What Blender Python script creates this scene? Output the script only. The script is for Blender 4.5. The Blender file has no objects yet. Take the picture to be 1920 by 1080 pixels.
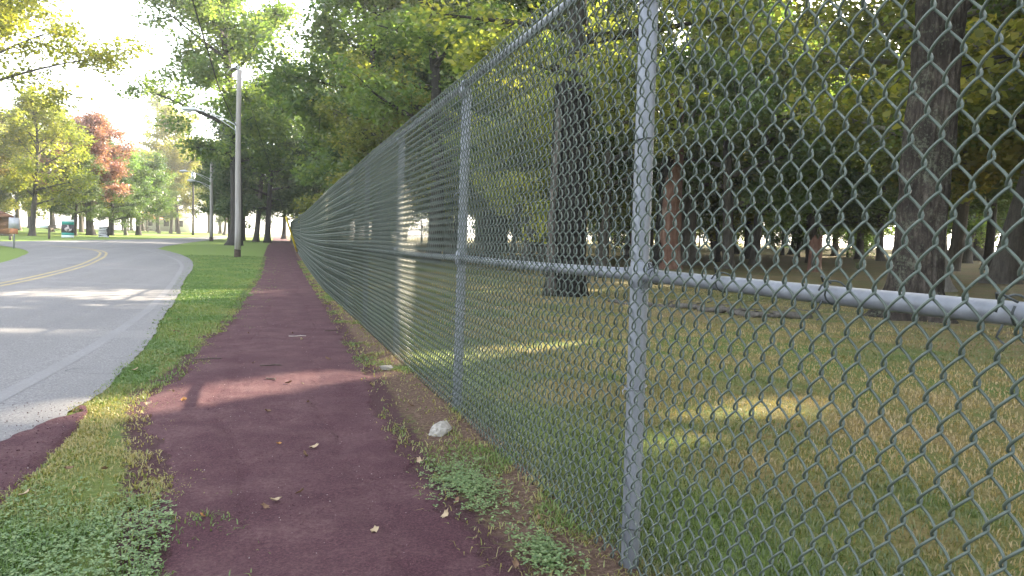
import bpy, math, numpy as np
from mathutils import Matrix, Vector

# ------------------------------------------------------------------ camera, sky, sun, exposure
sc = bpy.context.scene
COL = sc.collection
R = math.radians
CAM_H = 0.9365
YAW, PITCH, ROLL = 0.3165, 0.0551, 0.0286
FPX = 1396.0
SUN_AZ, SUN_EL = R(58.0), R(27.0)            # to the right of +Y (the way the fence runs)
fw = Vector((math.sin(YAW)*math.cos(PITCH), math.cos(YAW)*math.cos(PITCH), -math.sin(PITCH)))
rt = Vector((math.cos(YAW), -math.sin(YAW), 0))
up = rt.cross(fw)
r2 = rt*math.cos(ROLL) + up*math.sin(ROLL)
u2 = up*math.cos(ROLL) - rt*math.sin(ROLL)
cam = bpy.data.cameras.new('camera')
cam.sensor_width = 36.0
cam.lens = FPX/1920*36.0
cam.clip_start, cam.clip_end = 0.05, 3000
camo = bpy.data.objects.new('camera', cam)
COL.objects.link(camo)
M = Matrix((r2, u2, -fw)).transposed().to_4x4()
M.translation = (0, 0, CAM_H)
camo.matrix_world = M
sc.camera = camo

world = bpy.data.worlds.new('World')
sc.world = world
world.use_nodes = True
wn = world.node_tree
wn.nodes.clear()
sky = wn.nodes.new('ShaderNodeTexSky')
sky.sky_type = 'NISHITA'
sky.sun_disc = False
sky.sun_elevation = SUN_EL
sky.sun_rotation = SUN_AZ
sky.air_density, sky.dust_density, sky.ozone_density = 1.0, 3.0, 1.0
hs = wn.nodes.new('ShaderNodeHueSaturation')
hs.inputs['Saturation'].default_value = 0.42
bg = wn.nodes.new('ShaderNodeBackground')
bg.inputs['Strength'].default_value = 0.15
wo = wn.nodes.new('ShaderNodeOutputWorld')
wn.links.new(sky.outputs[0], hs.inputs['Color'])
wn.links.new(hs.outputs[0], bg.inputs['Color'])
wn.links.new(bg.outputs[0], wo.inputs['Surface'])

SUNH = np.array([math.sin(SUN_AZ), math.cos(SUN_AZ)])
sl = bpy.data.lights.new('sun', 'SUN')
sl.energy = 4.8
sl.angle = R(0.5)
sl.color = (1.0, 0.86, 0.64)
so = bpy.data.objects.new('sun', sl)
COL.objects.link(so)
sdir = Vector((SUNH[0]*math.cos(SUN_EL), SUNH[1]*math.cos(SUN_EL), math.sin(SUN_EL)))
so.rotation_euler = sdir.to_track_quat('Z', 'Y').to_euler()
so.location = sdir*200

sc.view_settings.view_transform = 'Standard'
sc.view_settings.look = 'None'
sc.view_settings.exposure = 3.0
sc.view_settings.gamma = 1.0
sc.view_settings.use_curve_mapping = False
sc.render.engine = 'CYCLES'
cy = sc.cycles
cy.max_bounces = 7
cy.diffuse_bounces = 5
cy.volume_bounces = 0
cy.glossy_bounces = 2
cy.transmission_bounces = 4
cy.transparent_max_bounces = 4
cy.caustics_reflective = cy.caustics_refractive = False
cy.use_denoising = True

# ------------------------------------------------------------------ helpers
rng = np.random.default_rng(11)


def terr(X, Y):
    X = np.asarray(X, float)
    Y = np.asarray(Y, float)
    a = np.clip(Y-12, 0, 16)
    z = 0.5*a*a/16*0.0155 + np.clip(Y-28, 0, None)*0.0155
    b = np.clip(Y-130, 0, 60)
    z = z - 0.5*b*b/60*0.0155 - np.clip(Y-190, 0, None)*0.0155
    c = np.clip(X-10, 0, 12)
    z = z + 0.5*c*c/12*0.02 + np.clip(X-22, 0, 60)*0.02
    return z


def tz(x, y):
    return float(terr(x, y))


def hash2(ix, iy, s):
    h = (ix.astype(np.int64)*374761393 + iy.astype(np.int64)*668265263 + s*2147483647) & 0xffffffff
    h = ((h ^ (h >> 13))*1274126177) & 0xffffffff
    return ((h ^ (h >> 16)) & 0xffff)/65535.0


def noise2(x, y, s=0):
    x = np.asarray(x, float)
    y = np.asarray(y, float)
    ix, iy = np.floor(x), np.floor(y)
    fx, fy = x-ix, y-iy
    fx = fx*fx*(3-2*fx)
    fy = fy*fy*(3-2*fy)
    a, b = hash2(ix, iy, s), hash2(ix+1, iy, s)
    c, d = hash2(ix, iy+1, s), hash2(ix+1, iy+1, s)
    return (a*(1-fx)+b*fx)*(1-fy) + (c*(1-fx)+d*fx)*fy


def fbm(x, y, s=0, o=4):
    v, a, t = 0, 0.5, 0
    for i in range(o):
        v = v + a*noise2(x*2**i, y*2**i, s+i)
        t += a
        a *= 0.5
    return v/t


def sstep(a, b, x):
    t = np.clip((np.asarray(x, float)-a)/(b-a), 0, 1)
    return t*t*(3-2*t)


def mesh_np(name, V, F, smooth=True, attrs=None):
    V = np.asarray(V, np.float32)
    F = np.asarray(F, np.int32)
    n, k = F.shape
    me = bpy.data.meshes.new(name)
    me.vertices.add(len(V))
    me.vertices.foreach_set('co', V.ravel())
    me.loops.add(n*k)
    me.loops.foreach_set('vertex_index', F.ravel())
    me.polygons.add(n)
    me.polygons.foreach_set('loop_start', np.arange(0, n*k, k, dtype=np.int32))
    me.polygons.foreach_set('loop_total', np.full(n, k, np.int32))
    if smooth:
        me.polygons.foreach_set('use_smooth', np.ones(n, bool))
    for an, av in (attrs or {}).items():
        at = me.attributes.new(an, 'FLOAT', 'POINT')
        at.data.foreach_set('value', np.asarray(av, np.float32))
    me.update(calc_edges=True)
    return me


class MB:
    """collects quads"""
    def __init__(self):
        self.v, self.f, self.n = [], [], 0
        self.a = []

    def add(self, V, F, a=None):
        V = np.asarray(V, float)
        self.v.append(V)
        self.f.append(np.asarray(F, int)+self.n)
        self.n += len(V)
        self.a.append(np.full(len(V), 0.5) if a is None else np.broadcast_to(np.asarray(a, float), (len(V),)))
        return self

    def box(self, c, s, rz=0.0, ry=0.0):
        x, y, z = np.array(s)/2
        V = np.array([(-x, -y, -z), (x, -y, -z), (x, y, -z), (-x, y, -z), (-x, -y, z), (x, -y, z), (x, y, z), (-x, y, z)])
        if ry:
            cc, ss = math.cos(ry), math.sin(ry)
            V = V@np.array([[cc, 0, -ss], [0, 1, 0], [ss, 0, cc]])
        if rz:
            cc, ss = math.cos(rz), math.sin(rz)
            V = V@np.array([[cc, ss, 0], [-ss, cc, 0], [0, 0, 1]])
        return self.add(V+np.array(c), [(0, 3, 2, 1), (4, 5, 6, 7), (0, 1, 5, 4), (1, 2, 6, 5), (2, 3, 7, 6), (3, 0, 4, 7)])

    def tube(self, P, rad, k=8, cap=True, a=None):
        P = np.asarray(P, float)
        n = len(P)
        rad = np.broadcast_to(np.asarray(rad, float), (n,)).copy()
        if cap:
            P = np.vstack([P[:1], P, P[-1:]])
            rad = np.concatenate([[1e-4], rad, [1e-4]])
            n += 2
        T = np.gradient(P, axis=0)
        if cap:
            T[0] = T[1] = P[2]-P[1]
            T[-1] = T[-2] = P[-2]-P[-3]
        T /= np.linalg.norm(T, axis=1)[:, None]+1e-12
        N = np.zeros_like(P)
        ref = np.array([0, 0, 1.0]) if abs(T[0][2]) < 0.9 else np.array([1.0, 0, 0])
        v = np.cross(T[0], ref)
        N[0] = v/np.linalg.norm(v)
        for i in range(1, n):
            v = N[i-1]-T[i]*np.dot(N[i-1], T[i])
            N[i] = v/(np.linalg.norm(v)+1e-12)
        B = np.cross(T, N)
        th = np.arange(k)*2*np.pi/k
        V = P[:, None, :]+rad[:, None, None]*(np.cos(th)[None, :, None]*N[:, None, :]+np.sin(th)[None, :, None]*B[:, None, :])
        i = np.arange(n-1)[:, None]*k
        j = np.arange(k)[None, :]
        jn = (j+1) % k
        F = np.stack([i+j, i+jn, i+k+jn, i+k+j], -1).reshape(-1, 4)
        return self.add(V.reshape(-1, 3), F, a)

    def build(self, name, mat, parent=None, smooth=True, attr=None):
        at = {attr: np.concatenate(self.a)} if attr else None
        return obj(name, mesh_np(name, np.vstack(self.v), np.vstack(self.f), smooth, at), mat, parent)


def obj(name, me, mat=None, parent=None, loc=(0, 0, 0)):
    o = bpy.data.objects.new(name, me)
    COL.objects.link(o)
    o.location = loc
    if parent is not None:
        o.parent = parent
    if mat is not None:
        if len(me.materials) == 0:
            me.materials.append(mat)
        elif me.materials[0] != mat:
            o.material_slots[0].link = 'OBJECT'
            o.material_slots[0].material = mat
    return o


def tag(o, label=None, cat=None, group=None, kind=None):
    for k, v in (('label', label), ('category', cat), ('group', group), ('kind', kind)):
        if v:
            o[k] = v
    return o


def empty(name, loc=(0, 0, 0), rz=0.0, label=None, cat=None, group=None):
    o = bpy.data.objects.new(name, None)
    COL.objects.link(o)
    o.location = loc
    o.rotation_euler = (0, 0, rz)
    o.empty_display_size = 0.2
    return tag(o, label, cat, group)


# ------------------------------------------------------------------ materials
class NT:
    def __init__(self, name):
        self.m = bpy.data.materials.new(name)
        self.m.use_nodes = True
        self.t = self.m.node_tree
        self.t.nodes.clear()
        self.out = self.n('ShaderNodeOutputMaterial')

    def n(self, ty, **kw):
        nd = self.t.nodes.new(ty)
        for k, v in kw.items():
            if k in nd.inputs.keys() if hasattr(nd.inputs, 'keys') else False:
                nd.inputs[k].default_value = v
            else:
                setattr(nd, k, v)
        return nd

    def l(self, a, b):
        self.t.links.new(a, b)

    def obj_co(self):
        return self.n('ShaderNodeTexCoord').outputs['Object']

    def noise(self, scale, detail=4.0, rough=0.6, vec=None, dist=0.0):
        nd = self.n('ShaderNodeTexNoise')
        nd.inputs['Scale'].default_value = scale
        nd.inputs['Detail'].default_value = detail
        nd.inputs['Roughness'].default_value = rough
        nd.inputs['Distortion'].default_value = dist
        if vec is not None:
            self.l(vec, nd.inputs['Vector'])
        return nd.outputs['Fac']

    def ramp(self, fac, stops):
        nd = self.n('ShaderNodeValToRGB')
        e = nd.color_ramp.elements
        while len(e) < len(stops):
            e.new(0.5)
        for el, (p, c) in zip(e, stops):
            el.position = p
            el.color = (*c, 1) if len(c) == 3 else c
        self.l(fac, nd.inputs['Fac'])
        return nd.outputs['Color']

    def mix(self, fac, a, b, mode='MIX'):
        nd = self.n('ShaderNodeMix')
        nd.data_type = 'RGBA'
        nd.blend_type = mode
        for s, v in ((nd.inputs[0], fac), (nd.inputs[6], a), (nd.inputs[7], b)):
            if isinstance(v, (int, float)):
                s.default_value = v
            elif isinstance(v, tuple):
                s.default_value = (*v, 1)
            else:
                self.l(v, s)
        return nd.outputs[2]

    def math(self, op, a, b=0.0, clamp=False):
        nd = self.n('ShaderNodeMath')
        nd.operation = op
        nd.use_clamp = clamp
        for s, v in ((nd.inputs[0], a), (nd.inputs[1], b)):
            if isinstance(v, (int, float)):
                s.default_value = v
            else:
                self.l(v, s)
        return nd.outputs[0]

    def attr(self, name):
        nd = self.n('ShaderNodeAttribute')
        nd.attribute_name = name
        return nd.outputs['Fac']

    def mapping(self, vec, scale):
        nd = self.n('ShaderNodeMapping')
        nd.inputs['Scale'].default_value = scale
        self.l(vec, nd.inputs['Vector'])
        return nd.outputs[0]

    def bump(self, h, strength=0.5, dist=0.02, normal=None):
        nd = self.n('ShaderNodeBump')
        nd.inputs['Strength'].default_value = strength
        nd.inputs['Distance'].default_value = dist
        self.l(h, nd.inputs['Height'])
        if normal is not None:
            self.l(normal, nd.inputs['Normal'])
        return nd.outputs[0]

    def principled(self, col, rough=0.8, metal=0.0, normal=None, spec=0.3):
        nd = self.n('ShaderNodeBsdfPrincipled')
        for s, v in ((nd.inputs['Base Color'], col), (nd.inputs['Roughness'], rough), (nd.inputs['Metallic'], metal)):
            if isinstance(v, (int, float)):
                s.default_value = v
            elif isinstance(v, tuple):
                s.default_value = (*v, 1)
            else:
                self.l(v, s)
        nd.inputs['Specular IOR Level'].default_value = spec
        if normal is not None:
            self.l(normal, nd.inputs['Normal'])
        self.l(nd.outputs[0], self.out.inputs['Surface'])
        return self.m


def mat_plain(name, c1, c2, scale=20, rough=0.8, metal=0.0, bump=0.3, stretch=(1, 1, 1), spec=0.3):
    t = NT(name)
    v = t.mapping(t.obj_co(), stretch)
    f = t.noise(scale, 6, 0.65, v)
    col = t.ramp(f, [(0.3, c1), (0.7, c2)])
    return t.principled(col, rough, metal, t.bump(f, bump, 0.01), spec)


def mat_leaf(name, stops, trans=0.45, jitter=0.25, tboost=1.5):
    t = NT(name)
    a = t.attr('v')
    col = t.ramp(a, stops)
    oi = t.n('ShaderNodeObjectInfo')
    hv = t.n('ShaderNodeHueSaturation')
    t.l(col, hv.inputs['Color'])
    t.l(t.math('ADD', t.math('MULTIPLY', oi.outputs['Random'], jitter), 1-jitter/2), hv.inputs['Value'])
    t.l(t.math('ADD', t.math('MULTIPLY', oi.outputs['Random'], 0.03), 0.485), hv.inputs['Hue'])
    d = t.n('ShaderNodeBsdfDiffuse')
    tr = t.n('ShaderNodeBsdfTranslucent')
    t.l(hv.outputs[0], d.inputs['Color'])
    tc = t.mix(1.0, hv.outputs[0], (tboost*0.93, tboost, tboost*0.45), 'MULTIPLY')
    t.l(tc, tr.inputs['Color'])
    mx = t.n('ShaderNodeMixShader')
    mx.inputs[0].default_value = trans
    t.l(d.outputs[0], mx.inputs[1])
    t.l(tr.outputs[0], mx.inputs[2])
    g = t.n('ShaderNodeBsdfGlossy')
    g.inputs['Roughness'].default_value = 0.45
    g.inputs['Color'].default_value = (1, 1, 1, 1)
    m2 = t.n('ShaderNodeMixShader')
    m2.inputs[0].default_value = 0.035
    t.l(mx.outputs[0], m2.inputs[1])
    t.l(g.outputs[0], m2.inputs[2])
    t.l(m2.outputs[0], t.out.inputs['Surface'])
    return t.m


def mat_bark(name, c1, c2, c3, sc_=6.0, bump=0.9):
    t = NT(name)
    v = t.mapping(t.obj_co(), (1, 1, 0.16))
    f = t.noise(sc_*2.2, 8, 0.7, v, 0.4)
    f2 = t.noise(sc_*0.25, 4, 0.6, t.obj_co())
    f3 = t.noise(sc_*3, 5, 0.6, t.obj_co())
    col = t.ramp(f, [(0.32, c1), (0.55, c2), (0.75, c3)])
    col = t.mix(t.math('MULTIPLY', f2, 0.8), col, t.mix(0.5, col, c3), 'MIX')
    col = t.mix(t.math('MULTIPLY', t.math('SUBTRACT', f3, 0.55, True), 2.0, True), col, (0.16, 0.18, 0.13))
    return t.principled(col, 0.95, 0, t.bump(f, bump, 0.05), 0.1)


GREEN = mat_leaf('leaf_green', [(0.1, (0.070, 0.118, 0.046)), (0.5, (0.112, 0.166, 0.056)), (0.9, (0.175, 0.215, 0.062))], 0.5, 0.25, 1.75)
DARKG = mat_leaf('leaf_dark_green', [(0.1, (0.042, 0.076, 0.034)), (0.5, (0.066, 0.110, 0.044)), (0.9, (0.110, 0.145, 0.050))], 0.42)
YELG = mat_leaf('leaf_yellow_green', [(0.1, (0.120, 0.140, 0.036)), (0.5, (0.215, 0.225, 0.046)), (0.9, (0.350, 0.310, 0.060))], 0.52, 0.25, 1.7)
OLIVE = mat_leaf('leaf_olive', [(0.1, (0.090, 0.112, 0.040)), (0.5, (0.150, 0.168, 0.050)), (0.9, (0.250, 0.230, 0.058))], 0.5, 0.25, 1.7)
RED = mat_leaf('leaf_red', [(0.1, (0.190, 0.092, 0.082)), (0.5, (0.300, 0.145, 0.130)), (0.9, (0.380, 0.225, 0.180))], 0.4, 0.1, 1.15)
RUST = mat_leaf('leaf_rust', [(0.1, (0.085, 0.080, 0.030)), (0.5, (0.150, 0.110, 0.040)), (0.9, (0.230, 0.150, 0.050))], 0.45)
BARK = mat_bark('bark_grey_brown', (0.030, 0.026, 0.024), (0.085, 0.075, 0.066), (0.150, 0.135, 0.120))
BARKD = mat_bark('bark_dark', (0.014, 0.013, 0.013), (0.042, 0.038, 0.036), (0.085, 0.080, 0.074))
BARKL = mat_bark('bark_pale', (0.10, 0.09, 0.08), (0.20, 0.19, 0.17), (0.30, 0.28, 0.26))
# ------------------------------------------------------------------ ground
def graded(lo, hi, a, b, step, grow=1.16, cap=40.0):
    xs = list(np.arange(a, b+1e-6, step))
    s, x = step, b
    while x < hi:
        s = min(s*grow, cap)
        x += s
        xs.append(x)
    s, x = step, a
    while x > lo:
        s = min(s*grow, cap)
        x -= s
        xs.insert(0, x)
    return np.array(xs)


def fence_x(Y):
    return 1.011+0.0165*np.clip(np.asarray(Y, float)-14, 0, None)


def grid_faces(nx, ny):
    i = np.arange(ny-1)[:, None]*nx
    j = np.arange(nx-1)[None, :]
    return np.stack([i+j, i+j+1, i+nx+j+1, i+nx+j], -1).reshape(-1, 4)


PATH_L = np.array([(-6, -0.2), (2.22, -0.25), (2.53, -0.33), (2.96, -0.37), (3.49, -0.44), (4.3, -0.60), (4.82, -0.66), (5.3, -0.58), (5.77, -0.52), (6.6, -0.53), (7.26, -0.55), (8.0, -0.44), (9.15, -0.38),
                   (12.46, -0.34), (19.1, -0.17), (35, -0.10), (55, 0.02), (80, 0.3), (120, 0.6)])
PATH_R = np.array([(-6, 0.62), (1.99, 0.63), (2.31, 0.60), (2.88, 0.59), (3.88, 0.60), (5.36, 0.67), (7.14, 0.70), (10.57, 0.78), (22.1, 0.95), (38, 1.15), (58, 1.60), (80, 1.9), (120, 2.2)])


def path_l(Y):
    return np.interp(Y, PATH_L[:, 0], PATH_L[:, 1])


def path_r(Y):
    return np.interp(Y, PATH_R[:, 0], PATH_R[:, 1])


# right edge of the road: (Y, X) while it runs along the path
ROAD_R = np.array([(-6, -1.75), (2.0, -1.45), (2.91, -1.22), (3.77, -1.10), (4.17, -0.98), (5.21, -0.93), (6.95, -0.98), (9.5, -1.15), (12.38, -1.34), (18.65, -1.80), (22.6, -2.02), (27.1, -2.42), (30.1, -2.82), (33.7, -3.46), (37.5, -4.35), (40.9, -5.30)])


def road_r(Y):
    return np.interp(Y, ROAD_R[:, 0], ROAD_R[:, 1])


gx = graded(-400, 400, -2.0, 2.6, 0.05)
gy = graded(-80, 460, 1.2, 8.5, 0.05, 1.1)
GX, GY = np.meshgrid(gx, gy)
GZ = terr(GX, GY)
near = np.exp(-((np.hypot(GX, GY)/14)**2))
GZ = GZ+near*(fbm(GX*3.1, GY*3.1, 3)-0.5)*0.03
# low bank of soil under the fence
dfx = GX-fence_x(GY)
dirt = np.exp(-((dfx+0.12)/0.24)**2)*(0.55+0.8*fbm(GX*4, GY*2.2, 8))
GZ = GZ+0.025*np.exp(-((dfx+0.02)/0.13)**2)*(GY < 90)
dl = path_l(GY)-GX
wear = np.exp(-(np.clip(dl, 0, 9)/0.10)**2)*(0.25+1.0*fbm(GX*5, GY*3, 9))*(GX < 0.2)
dirt = np.clip(np.maximum(dirt, wear), 0, 1)
dpr = GX-path_r(GY)
cind = np.maximum(np.exp(-(np.clip(dl, 0, 9)/0.15)**2)*(GX < 0.2), np.exp(-(np.clip(dpr, 0, 9)/0.12)**2)*(GX > 0.2))*(GY < 60)
cind = np.maximum(cind, 0.8*np.exp(-((GX+0.95)/0.14)**2)*sstep(4.7, 3.6, GY)*(GY > 0))
litter = sstep(3.5, 9.0, GX+5*(fbm(GX*0.12, GY*0.12, 4)-0.5))*(0.35+0.75*fbm(GX*0.25, GY*0.25, 6))
litter = np.maximum(litter, np.exp(-((np.hypot(GX-9.5, GY-8.8)-0.3)/1.3)**2))
litter = np.maximum(litter, np.exp(-((np.hypot(GX-6.6, GY-9.6))/1.3)**2)*0.8)
litter = np.clip(litter, 0, 1)
lush = np.clip(sstep(0.9, 0.2, GX)*(0.35+0.65*sstep(7, 16, GY))+0.5*np.exp(-((GX+0.9)**2/0.5+(GY-2.2)**2/1.0)), 0, 1)
lush = np.maximum(lush, np.exp(-((dfx-0.35)/0.35)**2)*0.7*(GY < 60))
gm = mesh_np('ground', np.stack([GX, GY, GZ], -1).reshape(-1, 3), grid_faces(len(gx), len(gy)), True,
             {'cind': cind.ravel(), 'dirt': dirt.ravel(), 'litter': litter.ravel(), 'lush': lush.ravel()})
t = NT('lawn')
co = t.obj_co()
n1 = t.noise(1.7, 5, 0.6, co)
n2 = t.noise(38, 6, 0.75, co)
n3 = t.noise(0.25, 3, 0.5, co)
dry = t.ramp(n2, [(0.25, (0.095, 0.072, 0.032)), (0.5, (0.195, 0.145, 0.064)), (0.8, (0.32, 0.235, 0.115))])
grn = t.ramp(n2, [(0.25, (0.045, 0.080, 0.020)), (0.5, (0.085, 0.130, 0.032)), (0.8, (0.160, 0.190, 0.055))])
c = t.mix(t.ramp(t.math('ADD', t.math('MULTIPLY', n1, 0.6), t.math('MULTIPLY', n3, 0.4)), [(0.40, (0, 0, 0)), (0.60, (1, 1, 1))]), grn, dry)
lu = t.ramp(n2, [(0.2, (0.085, 0.140, 0.035)), (0.5, (0.145, 0.205, 0.052)), (0.85, (0.220, 0.255, 0.085))])
c = t.mix(t.attr('lush'), c, lu)
lit = t.ramp(t.noise(16, 6, 0.8, co), [(0.3, (0.060, 0.045, 0.032)), (0.5, (0.150, 0.110, 0.075)), (0.75, (0.300, 0.225, 0.150))])
c = t.mix(t.math('MULTIPLY', t.attr('litter'), t.ramp(t.noise(3.0, 6, 0.75, co), [(0.30, (0, 0, 0)), (0.62, (1, 1, 1))])), c, lit)
soil = t.ramp(t.noise(60, 5, 0.75, co), [(0.3, (0.060, 0.036, 0.028)), (0.5, (0.125, 0.080, 0.058)), (0.7, (0.230, 0.165, 0.120))])
c = t.mix(t.ramp(t.math('ADD', t.attr('dirt'), t.math('MULTIPLY', t.math('SUBTRACT', t.noise(22, 5, 0.7, co), 0.5), 0.9)), [(0.36, (0, 0, 0)), (0.56, (1, 1, 1))]), c, soil)
cnd = t.ramp(t.noise(210, 3, 0.7, co), [(0.28, (0.036, 0.018, 0.020)), (0.5, (0.078, 0.040, 0.043)), (0.72, (0.135, 0.082, 0.080))])
c = t.mix(t.ramp(t.math('ADD', t.attr('cind'), t.math('MULTIPLY', t.math('SUBTRACT', t.noise(30, 6, 0.8, co), 0.5), 1.5)), [(0.42, (0, 0, 0)), (0.60, (1, 1, 1))]), c, cnd)
LAWN = t.principled(c, 0.95, 0, t.bump(t.math('ADD', n2, t.math('MULTIPLY', n1, 0.6)), 0.9, 0.03), 0.1)
tag(obj('ground', gm, LAWN), kind='structure')

# ------------------------------------------------------------------ path of maroon cinders
py = np.unique(np.concatenate([np.arange(-4, 1.2, 0.2), np.arange(1.2, 12, 0.03), np.arange(12, 40, 0.15), np.arange(40, 118, 0.8)]))
NP_ = 46
u = np.linspace(0, 1, NP_)
rag = 0.16*(fbm(py*1.7, py*0+3, 21)-0.5)+0.16*(fbm(py*7.0, py*0+9, 22, 5)-0.5)
rag2 = 0.10*(fbm(py*1.7, py*0+5, 23)-0.5)+0.16*(fbm(py*8.0, py*0+2, 24, 5)-0.5)
L, Rr = path_l(py)+rag, path_r(py)+rag2
PX = L[:, None]*(1-u)+Rr[:, None]*u
PY = np.repeat(py[:, None], NP_, 1)
edge = np.minimum(u, 1-u)[None, :]*(Rr-L)[:, None]
PZ = terr(PX, PY)+np.exp(-((np.hypot(PX, PY)/14)**2))*(fbm(PX*3.1, PY*3.1, 3)-0.5)*0.03
PZ = PZ+0.012*sstep(0, 0.03, edge)-0.004+0.012*(fbm(PX*6, PY*3, 31)-0.5)*sstep(0.02, 0.1, edge)
# ruts left by wheels
for ru, rw in ((0.30, 0.02), (0.74, 0.018)):
    PZ -= 0.006*np.exp(-((u[None, :]-ru-0.05*(noise2(PY*0.5, PY*0, 5)-0.5))/rw)**2)
pm = mesh_np('cinder_path', np.stack([PX, PY, PZ], -1).reshape(-1, 3), grid_faces(NP_, len(py)), True, {'edge': edge.ravel()})
t = NT('cinder')
co = t.obj_co()
g1 = t.noise(120, 5, 0.85, co)
g2 = t.noise(3.2, 5, 0.65, co)
g3 = t.noise(55, 4, 0.7, co)
c = t.ramp(g1, [(0.32, (0.022, 0.009, 0.012)), (0.5, (0.064, 0.027, 0.034)), (0.68, (0.122, 0.062, 0.068))])
c2 = t.ramp(g3, [(0.3, (0.080, 0.038, 0.042)), (0.7, (0.165, 0.100, 0.098))])
c = t.mix(t.ramp(t.math('ADD', t.math('MULTIPLY', g2, 0.75), t.math('MULTIPLY', g3, 0.25)), [(0.44, (0, 0, 0)), (0.70, (0.75, 0.75, 0.75))]), c, c2)
CINDER = t.principled(c, 0.95, 0, t.bump(g1, 0.8, 0.006, t.bump(g3, 0.4, 0.012)), 0.15)
tag(obj('cinder_path', pm, CINDER), kind='structure')
# cinders spilt at the edge of the road
sy = np.arange(0.5, 4.5, 0.03)
ww = np.interp(sy, [0.5, 3.0, 3.5, 3.9, 4.45], [0.55, 0.46, 0.36, 0.22, 0.02])+0.14*(fbm(sy*6, sy*0, 41, 5)-0.5)
cx = np.interp(sy, [0.5, 2.9, 3.6, 4.2, 4.5], [-1.05, -0.86, -0.86, -0.88, -0.92])+0.05*(fbm(sy*6, sy*0, 42)-0.5)
uu = np.linspace(0, 1, 12)
SX = cx[:, None]-np.clip(ww, 0.004, 1)[:, None]*uu
SY = np.repeat(sy[:, None], 12, 1)
SZ = 0.030+0*SX+np.exp(-((np.hypot(SX, SY)/14)**2))*(fbm(SX*3.1, SY*3.1, 3)-0.5)*0.03-0.012-0.02*(1-sstep(0, 0.12, uu))[None, :]
tag(obj('cinder_spill', mesh_np('cinder_spill', np.stack([SX, SY, SZ], -1).reshape(-1, 3), grid_faces(12, len(sy))[:, ::-1]), CINDER), kind='structure')

# ------------------------------------------------------------------ road
def poly_mesh(name, rows):
    """rows: list of (list of XY) all the same length; sheet laid over the terrain"""
    return np.array(rows)


ry = np.unique(np.concatenate([np.arange(-30, 1, 1.5), np.arange(1, 12, 0.05), np.arange(12, 41, 0.3)]))
re = road_r(ry)+0.06*(fbm(ry*2.0, ry*0, 51, 5)-0.5)+0.035*(fbm(ry*11, ry*0, 52, 3)-0.5)
# left edge of the road: runs along the island, then bends away to the left
ROAD_L = np.array([(-30, -7.6), (10, -7.0), (20, -6.85), (24.1, -7.11), (27.4, -7.63), (31.9, -8.48), (34.65, -9.29), (37.0, -10.2), (40.05, -11.8), (41, -12.5)])
rl = np.interp(ry, ROAD_L[:, 0], ROAD_L[:, 1])+0.08*(fbm(ry*1.3, ry*0, 53, 4)-0.5)
ROADH = 0.014


def near_relief(X, Y):
    return np.exp(-((np.hypot(X, Y)/14)**2))*(fbm(X*3.1, Y*3.1, 3)-0.5)*0.03


nu = 60
uu = np.concatenate([np.linspace(0, 0.16, 24), np.linspace(0.2, 1, nu-24)])
RX = re[:, None]*(1-uu)+rl[:, None]*uu
RY = np.repeat(ry[:, None], nu, 1)
crown = 0.05*sstep(0, 0.35, uu)*sstep(1, 0.65, uu)
RZ = terr(RX, RY)+ROADH+crown[None, :]+near_relief(RX, RY)*np.exp(-uu*40)[None, :]
vs = [np.stack([RX, RY, RZ], -1).reshape(-1, 3)]
fs = [grid_faces(nu, len(ry))[:, ::-1]]
n0 = vs[0].shape[0]
# the junction beyond: bounded by the tip of the verge and the far lawn
far = np.array([(-75, 36), (-45, 41), (-25, 45), (-14.01, 47.55), (-12.67, 52.6), (-10.93, 59.13), (-9.36, 64.86), (-7.9, 77), (-6.6, 90), (-4.6, 103), (-1.5, 116), (3, 130)])
nearp = np.array([(-75, 29), (-45, 33.5), (-22, 38.2), (-12.5, 41.0), (-9.5, 41.0), (-5.30, 41.0), (-5.57, 46.2), (-5.35, 57.85), (-4.75, 71.2), (-4.1, 85), (-2.6, 98), (1, 113)])
tt = np.linspace(0, 1, 120)
ti = np.linspace(0, 1, len(far))
fa = np.stack([np.interp(tt, ti, far[:, 0]), np.interp(tt, ti, far[:, 1])], -1)
ne = np.stack([np.interp(tt, ti, nearp[:, 0]), np.interp(tt, ti, nearp[:, 1])], -1)
jr = np.linspace(0, 1, 10)
JXY = ne[:, None, :]*(1-jr)[None, :, None]+fa[:, None, :]*jr[None, :, None]
JZ = terr(JXY[..., 0], JXY[..., 1])+ROADH+0.05*sstep(0, 0.1, jr)[None, :]*0.0+np.where(JXY[..., 1] < 41.2, 0.0, 0.0)
vs.append(np.concatenate([JXY, JZ[..., None]], -1).reshape(-1, 3))
fs.append(grid_faces(10, 120)[:, ::-1]+n0)
t = NT('asphalt')
co = t.obj_co()
a1 = t.noise(75, 6, 0.85, co)
a2 = t.noise(0.8, 4, 0.6, co)
a3 = t.noise(9, 5, 0.7, co)
c = t.ramp(a1, [(0.34, (0.060, 0.058, 0.060)), (0.5, (0.172, 0.167, 0.168)), (0.66, (0.320, 0.312, 0.306))])
c = t.mix(t.ramp(a2, [(0.35, (0.25, 0.25, 0.25)), (0.65, (0, 0, 0))]), c, (0.15, 0.148, 0.15))
c = t.mix(t.ramp(a3, [(0.5, (0, 0, 0)), (0.8, (0.22, 0.22, 0.22))]), c, (0.30, 0.29, 0.28))
trk = t.noise(1.0, 3, 0.5, t.mapping(co, (1.6, 0.05, 1)))
c = t.mix(t.ramp(trk, [(0.42, (0.32, 0.32, 0.32)), (0.60, (0, 0, 0))]), c, (0.125, 0.122, 0.124))
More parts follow.
